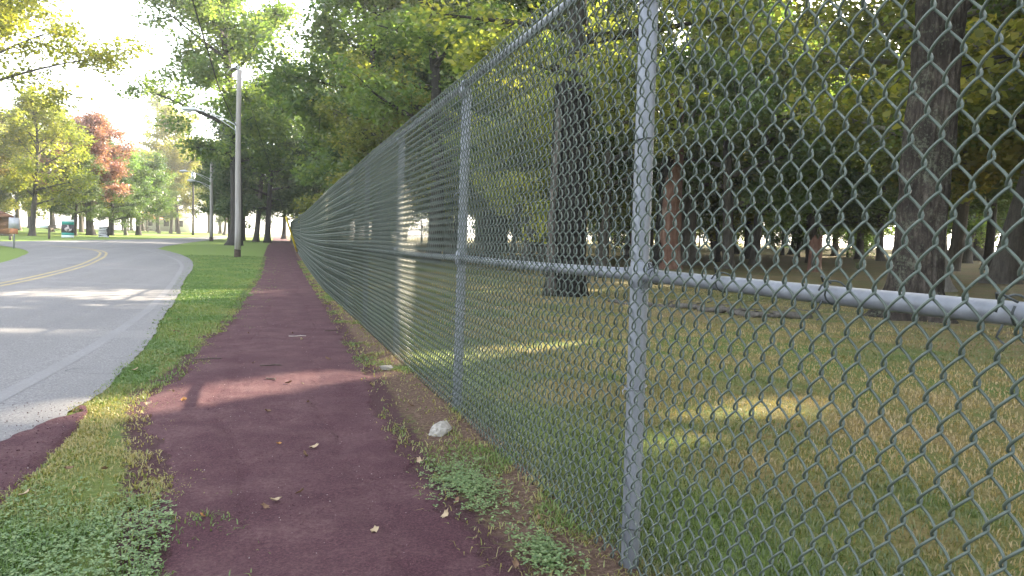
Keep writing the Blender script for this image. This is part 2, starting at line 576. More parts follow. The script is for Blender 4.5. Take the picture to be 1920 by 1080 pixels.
c = t.mix(t.ramp(t.noise(0.35, 2, 0.5, t.mapping(co, (1, 2.5, 1))), [(0.60, (0, 0, 0)), (0.66, (0.25, 0.25, 0.25))]), c, (0.23, 0.222, 0.218))
# hairline cracks
vo = t.n('ShaderNodeTexVoronoi')
vo.feature = 'DISTANCE_TO_EDGE'
vo.inputs['Scale'].default_value = 0.55
dm = t.n('ShaderNodeVectorMath')
dm.operation = 'ADD'
t.l(co, dm.inputs[0])
nz = t.n('ShaderNodeTexNoise')
nz.inputs['Scale'].default_value = 2.0
t.l(co, nz.inputs['Vector'])
t.l(nz.outputs['Color'], dm.inputs[1])
t.l(dm.outputs[0], vo.inputs['Vector'])
ck = t.math('MULTIPLY', t.math('LESS_THAN', vo.outputs['Distance'], 0.0035), t.ramp(t.noise(0.5, 2, 0.5, co), [(0.5, (0, 0, 0)), (0.56, (0.7, 0.7, 0.7))]))
c = t.mix(ck, c, (0.04, 0.04, 0.042))
ASPH = t.principled(c, 0.9, 0, t.bump(a1, 0.6, 0.006), 0.2)
tag(obj('road', mesh_np('road', np.vstack(vs), np.vstack(fs)), ASPH), kind='structure')


def stripe(name, pts, width, mat, off=0.0, lift=0.0014):
    pts = np.array(pts, float)
    d = np.concatenate([[0], np.cumsum(np.linalg.norm(np.diff(pts, axis=0), axis=1))])
    s = np.arange(0, d[-1], 0.15)
    # smooth by a moving average over an interpolated line
    P = np.stack([np.interp(s, d, pts[:, 0]), np.interp(s, d, pts[:, 1])], -1)
    k = 13
    Pp = np.vstack([np.repeat(P[:1], k//2, 0), P, np.repeat(P[-1:], k//2, 0)])
    P = np.stack([np.convolve(Pp[:, i], np.ones(k)/k, 'valid') for i in (0, 1)], -1)
    T = np.gradient(P, axis=0)
    T /= np.linalg.norm(T, axis=1)[:, None]
    N = np.stack([-T[:, 1], T[:, 0]], -1)
    w = np.linspace(-0.5, 0.5, 4)
    XY = P[:, None, :]+N[:, None, :]*(off+w*width)[None, :, None]
    # follow the camber of the road
    X, Y = XY[..., 0], XY[..., 1]
    e, l = np.interp(Y, ry, re), np.interp(Y, ry, rl)
    q = np.clip((X-e)/(l-e), 0, 1)
    cam_ = np.where(Y > 41, 0, 0.05*sstep(0, 0.35, q)*sstep(1, 0.65, q))
    Z = terr(X, Y)+ROADH+cam_+near_relief(X, Y)*np.exp(-q*40)+lift
    me = mesh_np(name, np.concatenate([XY, Z[..., None]], -1).reshape(-1, 3), grid_faces(4, len(P)))
    return obj(name, me, mat)


def mat_paint(name, col, lo, hi):
    t = NT(name)
    co = t.obj_co()
    f = t.noise(45, 5, 0.8, co)
    f2 = t.noise(1.2, 3, 0.6, co)
    k = t.ramp(t.math('ADD', t.math('MULTIPLY', f, 0.75), t.math('MULTIPLY', f2, 0.25)), [(lo, (0, 0, 0)), (hi, (1, 1, 1))])
    c = t.mix(k, (0.17, 0.166, 0.168), col)
    return t.principled(c, 0.85, 0, None, 0.2)


WHITE_P = mat_paint('worn_white_paint', (0.27, 0.265, 0.27), 0.46, 0.80)
YELLOW_P = mat_paint('yellow_paint', (0.40, 0.31, 0.11), 0.36, 0.62)
tag(stripe('edge_line', [(-1.50, 1.0), (-1.45, 3.0), (-1.42, 4.8), (-1.37, 5.67), (-1.36, 7.34), (-1.42, 10), (-1.56, 12.37), (-1.78, 15.71), (-2.19, 21.06), (-2.44, 24.08), (-2.93, 27.73), (-3.88, 32.18), (-5.0, 36.5), (-5.9, 40)], 0.10, WHITE_P), kind='structure')
YL = [(-4.3, -20), (-4.2, 4), (-4.24, 14.39), (-4.32, 16.42), (-4.55, 20.26), (-4.79, 23.1), (-5.45, 28.62), (-6.10, 32.47), (-6.85, 35.2), (-8.2, 38.0), (-10, 40.2)]
tag(stripe('centre_line', YL, 0.085, YELLOW_P, 0.10), kind='structure')
tag(stripe('centre_line', YL, 0.085, YELLOW_P, -0.10), kind='structure')

# ------------------------------------------------------------------ chain link fence
t = NT('galvanised_steel')
co = t.obj_co()
f = t.noise(22, 4, 0.6, t.mapping(co, (1, 1, 0.06)))
f2 = t.noise(120, 3, 0.7, co)
f3 = t.noise(3, 4, 0.6, co)
c = t.ramp(t.math('ADD', t.math('MULTIPLY', f, 0.85), t.math('MULTIPLY', f2, 0.15)), [(0.3, (0.165, 0.175, 0.196)), (0.55, (0.220, 0.233, 0.260)), (0.75, (0.290, 0.304, 0.334))])
c = t.mix(t.ramp(f3, [(0.58, (0, 0, 0)), (0.75, (0.35, 0.35, 0.35))]), c, (0.14, 0.135, 0.13))
GALV = t.principled(c, t.ramp(f, [(0.3, (0.45,)*3), (0.7, (0.62,)*3)]), 0.35, t.bump(f2, 0.04, 0.002), 0.4)
t = NT('green_vinyl_wire')
co = t.obj_co()
f = t.noise(9, 4, 0.7, co)
f2 = t.noise(50, 3, 0.6, co)
c = t.ramp(f, [(0.3, (0.044, 0.060, 0.047)), (0.6, (0.070, 0.090, 0.073)), (0.8, (0.125, 0.145, 0.122))])
c = t.mix(t.ramp(f2, [(0.66, (0, 0, 0)), (0.74, (0.5, 0.5, 0.5))]), c, (0.26, 0.28, 0.26))
WIRE = t.principled(c, 0.42, 0.0, None, 0.5)
DARKW = mat_plain('dark_tie_wire', (0.03, 0.035, 0.035), (0.10, 0.11, 0.11), 40, 0.5, 0.3, 0.1)

Y0, BAY = 1.9075, 2.108
FH = 1.83
ZM = 0.868
fence = empty('chain_link_fence', (1.011, Y0, 0), 0, 'long galvanised chain link fence with green wire mesh running along the maroon path', 'fence')
FO = np.array([1.011, Y0, 0])
NPOST = 37


def post_xyz(i):
    Y = Y0+BAY*i
    return np.array([float(fence_x(Y)), Y, tz(0, Y)])


pm_ = MB()
pm_.tube([(0, 0, -0.25), (0, 0, 0.3), (0, 0, 0.9), (0, 0, 1.4), (0, 0, FH-0.04)], 0.0265, 18)
post_me = mesh_np('post', np.vstack(pm_.v), np.vstack(pm_.f))
cp = MB()
cp.tube([(0, 0, -0.075), (0, 0, -0.025), (0, 0, -0.02), (0, 0, 0.004), (0, 0, 0.016), (0, 0, 0.022)], [0.0295, 0.0295, 0.026, 0.024, 0.017, 0.006], 14)
cp.tube([(0, -0.03, -0.008), (0, 0.03, -0.008)], 0.0225, 12)
cap_me = mesh_np('post_cap', np.vstack(cp.v), np.vstack(cp.f))
cl = MB()
cl.tube([(0, 0, -0.036), (0, 0, -0.034), (0, 0, 0.034), (0, 0, 0.036)], [0.0290, 0.0305, 0.0305, 0.0290], 16)
cl.tube([(0, -0.075, 0), (0, -0.072, 0), (0, 0.072, 0), (0, 0.075, 0)], [0.0195, 0.0215, 0.0215, 0.0195], 14)
clamp_me = mesh_np('rail_clamp', np.vstack(cl.v), np.vstack(cl.f))
prs = np.random.default_rng(5)
for i in range(-2, NPOST):
    p = post_xyz(i)-FO
    o = obj('post', post_me, GALV, fence, p)
    o.rotation_euler = (prs.normal(0, 0.004), prs.normal(0, 0.004), prs.uniform(0, 6))
    obj('post_cap', cap_me, GALV, fence, p+np.array([0, 0, FH-0.01]))
    obj('rail_clamp', clamp_me, GALV, fence, p+np.array([0, 0, ZM]))
    if i < NPOST-1:
        q = post_xyz(i+1)-FO
        for nm, h, r in (('top_rail', FH-0.018, 0.0185), ('middle_rail', ZM, 0.0180)):
            m = MB()
            s = np.linspace(0, 1, 7)[:, None]
            P = p*(1-s)+q*s+np.array([0, 0, h])
            P[:, 2] -= 0.006*np.sin(np.pi*s[:, 0])*(1 if nm == 'middle_rail' else 0.5)
            m.tube(P, r, 14)
            m.build(nm, GALV, fence)

PIT, WSP, WR = 0.0812, 0.0287, 0.00245
AMP, BUL = WSP/2+WR*1.25, 0.0095
ZB, ZT = 0.025, FH+0.035


def wire_path(odd, m):
    nh = int(round((ZT-ZB)/(PIT/2)))
    s = (np.arange(nh*m+1)/m)
    k = np.minimum(np.floor(s).astype(int), nh-1)
    fr = s-k
    tri = 2*fr-1
    lat = AMP*(0.72*tri+0.28*np.sin(np.pi/2*tri))
    sign = np.where((k+odd) % 2 == 0, 1.0, -1.0)
    y = -sign*lat
    x = -sign*BUL*np.sin(np.pi*fr)**0.7
    z = ZB+s*PIT/2
    return np.stack([x, y, z], -1)


wire_me = []
for odd in (0, 1):
    m = MB()
    m.tube(wire_path(odd, 7), WR, 7)
    wire_me.append(mesh_np('wire', np.vstack(m.v), np.vstack(m.f)))
wrs = np.random.default_rng(8)
NW = 300
YS = 0.62
for i in range(NW):
    Y = YS+i*WSP
    p = np.array([1.011-0.0265-0.0075+0.006*(noise2(Y*0.9, 0, 3)-0.5), Y, 0])-FO
    o = obj('wire', wire_me[i % 2], WIRE, fence, p)
    o.rotation_euler = (0.010*(float(noise2(Y*1.1, 5, 4))-0.5)+wrs.normal(0, 0.0010), 0.010*(float(noise2(Y*0.8, 9, 6))-0.5), 0)
    o.location.z += 0.010*(float(noise2(Y*0.7, 2, 7))-0.5)
far_m = MB()
i = NW
Yend = Y0+BAY*(NPOST-1)
w2 = [wire_path(o_, 2) for o_ in (0, 1)]
Y = YS+NW*WSP
while Y < 34:
    P = w2[i % 2]+np.array([float(fence_x(Y))-0.034, Y, tz(0, Y)])-FO
    far_m.tube(P, WR*1.12, 3, False)
    i += 1
    Y = YS+i*WSP
# farther than that the wires are thinner than a hair in the picture: a coarser weave
PIT, AMP, BUL = PIT*2, AMP*2, BUL*2
w4 = [wire_path(o_, 2) for o_ in (0, 1)]
while Y < Yend:
    P = w4[i % 2]+np.array([float(fence_x(Y))-0.040, Y, tz(0, Y)])-FO
    far_m.tube(P, WR*2.2, 3, False)
    i += 1
    Y += WSP*2
for i in range(-1, -100, -1):
    Y = YS+i*WSP
    P = w2[i % 2]+np.array([1.011-0.034, Y, 0])-FO
    far_m.tube(P, WR, 3, False)
o = far_m.build('wire_mesh', WIRE, fence)
o['kind'] = 'stuff'
# tie wires round posts and rails
th = np.linspace(0.1, 2*np.pi+0.6, 18)
m = MB()
m.tube(np.stack([-0.0035+0.0315*np.cos(th+2.6), 0.0305*np.sin(th+2.6), 0.006*np.sin(th*0.5)+th*0.0008], -1), 0.0019, 5)
m.tube([(-0.030, 0.012, 0.004), (-0.037, 0.018, -0.004), (-0.040, 0.012, -0.014)], 0.0019, 5)
tie_post = mesh_np('tie_wire', np.vstack(m.v), np.vstack(m.f))
m = MB()
m.tube(np.stack([-0.005+0.0255*np.cos(th+2.4), 0.004*th-0.012, 0.0225*np.sin(th+2.4)], -1), 0.0019, 5)
m.tube([(-0.024, 0.012, -0.016), (-0.030, 0.020, -0.034), (-0.022, 0.014, -0.048), (-0.034, 0.010, -0.052)], 0.0019, 5)
m.tube([(-0.022, -0.014, 0.018), (-0.033, -0.004, 0.030), (-0.028, 0.012, 0.031), (-0.020, 0.020, 0.020)], 0.0019, 5)
tie_rail = mesh_np('tie_wire', np.vstack(m.v), np.vstack(m.f))
for i in range(-1, 7):
    p = post_xyz(i)-FO
    for z in np.arange(0.17, 1.75, 0.36):
        if abs(z-ZM) < 0.08:
            continue
        o = obj('tie_wire', tie_post, GALV if wrs.random() < 0.6 else DARKW, fence, p+np.array([0, 0, z+wrs.normal(0, 0.03)]))
        o.rotation_euler = (wrs.normal(0, 0.12), wrs.normal(0, 0.12), wrs.normal(0, 0.25))
    for y in np.arange(0.28, BAY-0.1, 0.345):
        for zz in (ZM, FH-0.018):
            o = obj('tie_wire', tie_rail, DARKW, fence, p+np.array([0, y+wrs.normal(0, 0.03), zz]))
            o.rotation_euler = (0, wrs.normal(0, 0.25), wrs.normal(0, 0.15))
# ------------------------------------------------------------------ trees
# places on the ground where sun comes through the canopy: leaves that would stand in those beams were never grown there
BEAMS = [((-0.85, 4.25), (1.2, 5.55), 0.48), ((1.2, 6.02), (3.3, 6.75), 0.38), ((1.9, 3.40), (3.2, 3.75), 0.36),
         ((-3.6, 7.60), (-1.75, 7.78), 0.24)]
TAN = math.tan(SUN_EL)


def in_beam(P, wmul=1.0):
    """P world points (n,3): mask of those whose shadow falls into a beam's patch"""
    zg = terr(P[:, 0], P[:, 1])
    h = P[:, 2]-zg*0
    G = P[:, :2]-(h/TAN)[:, None]*SUNH
    k = np.zeros(len(P), bool)
    for a, b, w in BEAMS:
        a, b = np.array(a), np.array(b)
        gz = tz(*((a+b)/2))
        Gb = G+(gz/TAN)*SUNH
        ab = b-a
        s = np.clip(((Gb-a)@ab)/(ab@ab), 0, 1)
        d = np.linalg.norm(Gb-(a+s[:, None]*ab), axis=1)
        k |= d < w*wmul
    return k


def wob(P, amp, s, rs):
    n = len(P)
    t_ = np.linspace(0, 1, n)
    f1, f2, f3, f4 = rs.uniform(0, 6.3, 4)
    P[:, 0] += amp*t_*np.sin(3.1*t_*s+f1)-amp*t_*math.sin(f1)
    P[:, 1] += amp*t_*np.sin(3.7*t_*s+f2)-amp*t_*math.sin(f2)
    return P


def leaf_quads(C, size, rs, flat=0.6):
    """rhombic leaves at centres C"""
    n = len(C)
    nrm = rs.normal(0, 1, (n, 3))
    nrm[:, 2] = np.abs(nrm[:, 2])+flat
    nrm /= np.linalg.norm(nrm, axis=1)[:, None]
    a = rs.normal(0, 1, (n, 3))
    a -= nrm*np.sum(a*nrm, 1)[:, None]
    a /= np.linalg.norm(a, axis=1)[:, None]
    b = np.cross(nrm, a)
    sz = size*rs.uniform(0.65, 1.25, n)[:, None]
    V = np.empty((n, 4, 3))
    V[:, 0] = C-a*sz*0.5
    V[:, 1] = C+b*sz*0.36+nrm*sz*0.08-a*sz*0.06
    V[:, 2] = C+a*sz*0.5
    V[:, 3] = C-b*sz*0.36+nrm*sz*0.08-a*sz*0.06
    return V


def make_tree(seed, H=15, r0=0.3, cb=4.0, spread=4.5, nl=16, leaves=13000, lsize=0.24, lean=(0, 0), clump=0.62, fork=False,
              nsub=5, up_=0.45, flare=1.55, low=0.0, topsize=0.55, ksides=12, bare=0.25, limb=1.0):
    """returns trunk mesh arrays and leaf centre/quads in local coordinates (base at origin)"""
    rs = np.random.default_rng(seed)
    m = MB()
    n = 14
    tt_ = np.linspace(0, 1, n)
    zt = np.concatenate([[-0.25, 0.0, 0.18, 0.5], np.linspace(1.1, H*0.92, n-4)])
    P = np.stack([lean[0]*(zt/H)**1.2*(zt > 0), lean[1]*(zt/H)**1.2*(zt > 0), zt], -1)
    P[np.isnan(P)] = 0
    P = wob(P, H*0.025, 1.6, rs)
    rad = r0*np.clip(1-0.88*np.clip(zt/H, 0, 1), 0.06, 1)**0.85
    rad[:4] *= np.array([flare*1.1, flare, 1+(flare-1)*0.5, 1+(flare-1)*0.15])
    m.tube(P, rad, ksides)
    cent, wts = [], []

    def at(z):
        return np.array([np.interp(z, zt, P[:, 0]), np.interp(z, zt, P[:, 1]), z]), np.interp(z, zt, rad)

    ga = rs.uniform(0, 6.28)
    for i in range(nl):
        q = (i+rs.uniform(0.1, 0.9))/nl
        z = cb*0.8+(H*0.9-cb*0.8)*q**0.9
        b0, br = at(z)
        ga += 2.4+rs.normal(0, 0.35)
        prof = (1-q)**0.6*(1-topsize)+topsize if q > 0.15 else 0.75+q*1.6
        ln = spread*prof*rs.uniform(0.62, 1.12)*(1.0 if q < 0.85 else 0.7)
        el = up_+0.6*q+rs.normal(0, 0.14)
        d = np.array([math.cos(ga)*math.cos(el), math.sin(ga)*math.cos(el), math.sin(el)])
        k = 6
        s = np.linspace(0, 1, k)[:, None]
        L_ = b0+d*s*ln
        L_[:, 2] += ln*(0.10*s[:, 0]**2-low*s[:, 0]**2)
        side = np.array([-d[1], d[0], 0])
        L_ += side*(ln*0.12*np.sin(s*3.0+rs.uniform(0, 3))*s)*rs.choice([-1, 1])
        lr = min(br*0.62, 0.05+0.028*ln)*limb
        m.tube(L_, np.linspace(lr, 0.012, k), 6 if lr > 0.06 else 5)
        for s_ in np.linspace(bare+0.15, 1, 4):
            cent.append(L_[0]*(1-s_)+L_[-1]*s_+rs.normal(0, 0.15, 3))
        for j in range(nsub):
            s0 = rs.uniform(bare, 0.95)
            ii = s0*(k-1)
            i0 = min(int(ii), k-2)
            pb = L_[i0]*(1-(ii-i0))+L_[i0+1]*(ii-i0)
            dd = d+rs.normal(0, 0.75, 3)
            dd[2] = dd[2]*0.6+0.1-low*0.5
            dd /= np.linalg.norm(dd)
            l2 = ln*rs.uniform(0.22, 0.48)
            e = pb+dd*l2
            mid = (pb+e)/2+np.array([0, 0, 0.06*l2])
            m.tube(np.array([pb, mid, e]), [0.022, 0.014, 0.006], 4, False)
            cent += [e, mid*0.4+e*0.6, e+rs.normal(0, 0.3, 3)]
    cent.append(at(H*0.92)[0])
    cent.append(at(H*0.88)[0]+np.array([0, 0, 0.4]))
    cent = np.array(cent)
    nc = len(cent)
    rc = clump*rs.uniform(0.6, 1.45, nc)
    cnt = rs.multinomial(leaves, (rc**1.6)/np.sum(rc**1.6))
    idx = np.repeat(np.arange(nc), cnt)
    g = rs.normal(0, 1, (len(idx), 3))
    g /= np.linalg.norm(g, axis=1)[:, None]
    g *= rs.uniform(0, 1, len(idx))[:, None]**0.5
    C = cent[idx]+g*rc[idx][:, None]*np.array([1, 1, 0.6])
    LV = leaf_quads(C, lsize, rs)
    cv = rs.uniform(0, 1, nc)
    v = np.clip(0.62*cv[idx]+0.38*rs.uniform(0, 1, len(idx)), 0, 1)
    return (np.vstack(m.v), np.vstack(m.f)), (C, LV, v)


def crown_mesh(LV, v):
    n = len(LV)
    return mesh_np('crown', LV.reshape(-1, 3), np.arange(n*4).reshape(n, 4), False, {'v': np.repeat(v, 4)})


class Kind:
    def __init__(self, seed, **kw):
        tr, (self.C, self.LV, self.v) = make_tree(seed, **kw)
        self.tme = mesh_np('trunk', *tr)
        self.cme = crown_mesh(self.LV, self.v)
        self.used = False


NCARVED = [0]


def place(kind, x, y, name, label, cat='tree', group=None, rz=0.0, s=1.0, sz=1.0, leaf=None, bark=None, dz=-0.02):
    root = empty(name, (x, y, tz(x, y)+dz), rz, label, cat, group)
    root.scale = (s, s, s*sz)
    obj('trunk', kind.tme, bark or BARK, root)
    ca, sa = math.cos(rz), math.sin(rz)
    A = np.array([[ca*s, sa*s, 0], [-sa*s, ca*s, 0], [0, 0, s*sz]])
    W = kind.C@A+np.array(root.location)
    cut = in_beam(W)
    if cut.sum() > 10:
        me = crown_mesh(kind.LV[~cut], kind.v[~cut])
        NCARVED[0] += 1
    else:
        me = kind.cme
    obj('crown', me, leaf or GREEN, root)
    return root


K_TALL = [Kind(101+i, H=18, r0=0.30+0.03*i, cb=4.0+0.6*i, spread=4.8, nl=22, leaves=24000, lsize=0.26, clump=0.85, up_=0.25, low=0.12) for i in range(3)]
K_LOW = [Kind(121+i, H=13, r0=0.24, cb=2.6+0.4*i, spread=4.8, nl=20, leaves=24000, lsize=0.23, clump=0.8, up_=0.12, low=0.18) for i in range(3)]
K_UND = [Kind(131+i, H=7.5, r0=0.11, cb=1.9, spread=3.0, nl=13, leaves=11000, lsize=0.17, up_=0.25, low=0.10, clump=0.6) for i in range(2)]
K_PARK = [Kind(141+i, H=11, r0=0.22, cb=2.8, spread=4.2, nl=22, leaves=22000, lsize=0.21, up_=0.35, low=0.02, clump=0.75) for i in range(3)]
K_WIDE = [Kind(151+i, H=8, r0=0.25, cb=2.4, spread=4.1, nl=18, leaves=18000, lsize=0.20, up_=0.15, low=0.08, clump=0.75) for i in range(2)]

K_NEAR = [Kind(241+i, H=18, r0=0.32, cb=4.6, spread=4.8, nl=24, leaves=26000, lsize=0.185, up_=0.22, low=0.14, clump=0.85) for i in range(2)]
# --- the park trees across the road
place(K_PARK[0], -17.74, 67.57, 'park_tree', 'green-yellow park tree with straight grey trunk behind the brown and grey road sign', rz=0.4, s=0.98, sz=1.0, leaf=YELG)
place(K_PARK[1], -15.96, 73.16, 'park_tree', 'dark green park tree right behind the teal banner', rz=1.4, s=0.62, leaf=DARKG, bark=BARKD)
place(K_WIDE[1], -17.6, 79.5, 'park_tree', 'slim green tree standing left of the teal banner', rz=2.2, s=0.95, leaf=OLIVE)
kr = Kind(161, H=10.6, r0=0.34, cb=3.8, spread=4.6, nl=28, leaves=32000, lsize=0.20, up_=0.25, low=0.02, clump=0.7)
place(kr, -15.6, 77.5, 'red_maple_tree', 'tree with pinkish red autumn crown among the green park trees', rz=0.9, leaf=RED, bark=BARKD)
place(K_WIDE[0], -14.4, 80.3, 'park_tree', 'low dark green tree standing under the red crowned tree', rz=1.1, s=0.72, leaf=DARKG, bark=BARKD)
place(K_PARK[2], -16.1, 89.8, 'park_tree', 'dark tree with a forked leaning trunk right of the striped board', rz=0.3, s=0.85, leaf=DARKG, bark=BARKD)
place(K_PARK[0], -13.94, 84.9, 'park_tree', 'slender tree with pale sunlit trunk left of the wide dark tree', rz=2.9, s=0.75, leaf=GREEN, bark=BARKL)
place(K_WIDE[0], -13.15, 87.57, 'park_tree', 'wide dark green tree with a thick black trunk before the red roofed pavilion', rz=0.2, s=1.0, leaf=DARKG, bark=BARKD)
place(K_PARK[1], -13.77, 107.7, 'park_tree', 'small green tree between the wide dark tree and the tall yellow one', rz=4.0, s=0.72, leaf=GREEN)
ky = Kind(171, H=17, r0=0.24, cb=5.5, spread=5.4, nl=24, leaves=22000, lsize=0.26, up_=0.5, clump=0.9)
place(ky, -12.15, 114.9, 'park_tree', 'tall yellow-green tree with slim trunk left of the far lamp pole', rz=1.0, leaf=YELG)
place(K_PARK[2], -13.0, 113.0, 'park_tree', 'thin trunked green tree just left of the tall yellow-green one', rz=3.3, s=0.9, leaf=YELG)
place(K_LOW[1], -6.0, 112.0, 'park_tree', 'dark low-branched tree at the bend behind the far lamp pole', rz=0.6, s=0.80, leaf=DARKG)
place(K_PARK[2], -22.5, 66.0, 'park_tree', 'rusty olive tree at the left border above the brick hut', rz=5.0, s=1.0, leaf=RUST)
kt = Kind(181, H=24, r0=0.25, cb=17.5, spread=3.4, nl=12, leaves=1500, lsize=0.42, up_=0.5, clump=0.75)
place(kt, -17.0, 131.0, 'tall_tree', 'sparse crown of a very tall tree standing out against the white sky', rz=1.0, leaf=OLIVE)
# tree whose branches hang into the top left corner
kn = Kind(191, H=17, r0=0.36, cb=8.6, spread=6.8, nl=26, leaves=38000, lsize=0.215, up_=0.45, clump=0.95, low=0.16, bare=0.08, nsub=6, limb=0.5)
place(kn, -12.0, 38.6, 'overhanging_tree', 'bright yellow-green branches hanging into the top left corner', rz=0.3, leaf=YELG)
prs2 = np.random.default_rng(77)
for j in range(20):
    xx = -62+3.0*j+prs2.uniform(-1, 1)
    yy = 125+prs2.uniform(-4, 26)+0.12*xx
    if -24 < xx < -17.5 and yy < 140:
        yy += 22
    if xx > -3:
        continue
    place([K_PARK[0], K_PARK[1], K_PARK[2], K_LOW[0]][j % 4], xx, yy, 'background_tree', 'sunlit tree in the hazy row at the far end of the park', group='far row of park trees',
          rz=prs2.uniform(0, 6), s=prs2.uniform(0.95, 1.35), leaf=[YELG, OLIVE, GREEN][j % 3])
for j, (xx, yy, s_) in enumerate([(-24, 78, 0.9), (-28, 84, 1.0), (-32, 74, 1.0), (-22.5, 93, 0.95), (-27, 98, 1.1), (-20.2, 95.5, 0.9)]):
    place([K_PARK[1], K_PARK[0], K_LOW[2]][j % 3], xx, yy, 'background_tree', 'green tree in the middle of the park left of the teal banner', group='park trees behind the banner',
          rz=prs2.uniform(0, 6), s=s_, leaf=[OLIVE, YELG, GREEN][j % 3])

# --- trees along the path
km = Kind(201, H=22, r0=0.42, cb=6.5, spread=5.6, nl=28, leaves=42000, lsize=0.27, up_=0.2, low=0.14, lean=(-0.9, 0.5), clump=1.05, nsub=6)
place(km, -2.21, 53.08, 'roadside_tree', 'tall dark-trunked tree directly behind the nearest lamp pole', rz=0.0, leaf=GREEN, bark=BARKD)
place(K_LOW[0], -1.09, 69.1, 'roadside_tree', 'low-branched tree with grey trunk left of the end of the path', rz=0.7, s=1.0, leaf=DARKG)
place(K_LOW[1], -0.12, 66.0, 'roadside_tree', 'tree with thick dark trunk at the far end of the path', rz=2.0, s=1.05, leaf=DARKG, bark=BARKD)
place(K_WIDE[1], 1.6, 90.0, 'roadside_tree', 'low dark tree standing beyond the far end of the fence', rz=1.0, s=1.0, leaf=DARKG, bark=BARKD)
place(K_WIDE[0], -2.4, 73.0, 'roadside_tree', 'wide low dark green tree just left of the far end of the path', rz=3.0, s=1.05, leaf=DARKG, bark=BARKD)
place(K_WIDE[1], 3.3, 74.0, 'roadside_tree', 'low dark green tree leaning over the last stretch of fence', rz=5.0, s=1.15, leaf=DARKG, bark=BARKD)
place(K_LOW[2], -3.6, 76.0, 'roadside_tree', 'low dark green tree between the two lamp poles', rz=4.0, s=0.72, leaf=DARKG)

# --- the wood behind the fence
WOODLAB = 'tall grey-trunked tree standing at the right border of the wood'
wood = []


def wood_tree(kind, x, y, label=None, leaf=GREEN, bark=BARK, s=1.0, rz=None, group='trees of the wood behind the fence'):
    place(kind, x, y, 'woodland_tree', label or WOODLAB, group=None if label else group, rz=prs2.uniform(0, 6.28) if rz is None else rz, s=s, leaf=leaf, bark=bark)
    wood.append((x, y))


wood_tree(K_TALL[1], 10.55, 49.6, 'tree with pale leaning trunk rising above the fence top near the second post', OLIVE, BARK, 1.0, 1.0)
wood_tree(K_TALL[2], 12.3, 50.85, 'tree with forked trunk rising above the fence beside the pale leaning one', OLIVE, BARKD, 1.05, 2.0)
wood_tree(K_LOW[1], 7.41, 56.15, 'leafy low tree leaning over the far part of the fence', GREEN, BARKD, 1.1, 0.0)
wood_tree(K_LOW[0], 5.6, 40.0, 'leafy low-branched tree spreading over the middle of the long fence', GREEN, BARKD, 1.15)
wood_tree(K_LOW[2], 5.2, 68.0, 'dark low-branched tree behind the last posts of the fence', DARKG, BARKD, 1.0)
wood_tree(K_NEAR[1], 6.5, 31.0, 'tall tree whose crown rises above the third fence post', GREEN, BARKD, 1.0)
wood_tree(K_LOW[1], 11.5, 33.0, 'low-branched grey tree seen through the mesh beside the second post', GREEN, BARK, 1.1)
wood_tree(K_NEAR[0], 7.2, 17.4, 'tree with green mossy trunk right behind the black broken trunk', OLIVE, BARKD, 1.0, 0.5)
wood_tree(K_TALL[1], 20.0, 32.8, 'straight grey-brown trunk just right of the red barked dead trunk', GREEN, BARK, 1.25)
wood_tree(K_TALL[2], 15.2, 49.1, 'dark trunk seen between the second fence post and the black broken trunk', GREEN, BARKD, 1.4)
wood_tree(K_NEAR[1], 17.6, 15.9, 'pale grey trunk half hidden behind the thickest trunk', OLIVE, BARKL, 1.0)
klean = Kind(211, H=14, r0=0.45, cb=6, spread=5.0, nl=20, leaves=15000, lsize=0.22, lean=(2.6, -1.8), low=0.1)
wood_tree(klean, 23.6, 18.8, 'thick grey trunk leaning right at the right border behind the rail', OLIVE, BARK, 1.0, 0.0)
wood_tree(K_LOW[2], 32.6, 45.3, 'thin slanting trunk in the middle of the wood', GREEN, BARKD, 1.0)
wood_tree(K_TALL[2], 46.8, 39.3, 'grey trunk far back between the thickest trunk and the leaning one', GREEN, BARK, 1.2)
for bx_, by_, bl_ in ((25.5, 23.4, 'trunk'), (28.5, 20.6, 'trunk'), (22.3, 15.2, 'trunk'), (30.5, 27.0, 'trunk'), (33.0, 23.5, 'trunk')):
    wood_tree(K_TALL[int(bx_) % 3], bx_, by_, None, OLIVE, BARK, 1.1)
KD = Kind(221, H=7.0, r0=0.16, cb=0.7, spread=2.4, nl=26, leaves=11000, lsize=0.13, up_=-0.05, low=0.05, topsize=0.08, clump=0.4, bare=0.1)
wood_tree(KD, 36.0, 44.5, 'small dark evergreen growing low among the trunks of the wood', DARKG, BARKD, 1.0)

frs = np.random.default_rng(4242)


def wood_label(kind, x, y, bark):
    ang, dist = math.degrees(math.atan2(x, y)), math.hypot(x, y)
    what = 'slim young tree' if kind in K_UND else ('low-branched tree' if kind in K_LOW else 'tall tree')
    tone = {BARK.name: 'grey', BARKD.name: 'dark', BARKL.name: 'pale'}[bark.name]
    where = ('over the far end of the fence' if ang < 11 else 'left of the black broken trunk' if ang < 21 else 'right of the black broken trunk' if ang < 28 else
             'between red dead trunk and stump' if ang < 41 else 'around the thickest trunk' if ang < 47 else 'by the right border' if ang < 54 else 'outside the right border')
    deep = 'far back' if dist > 62 else 'halfway back'
    return '%s with %s trunk %s, %s' % (what, tone, deep, where), 'woodland trees %s' % where


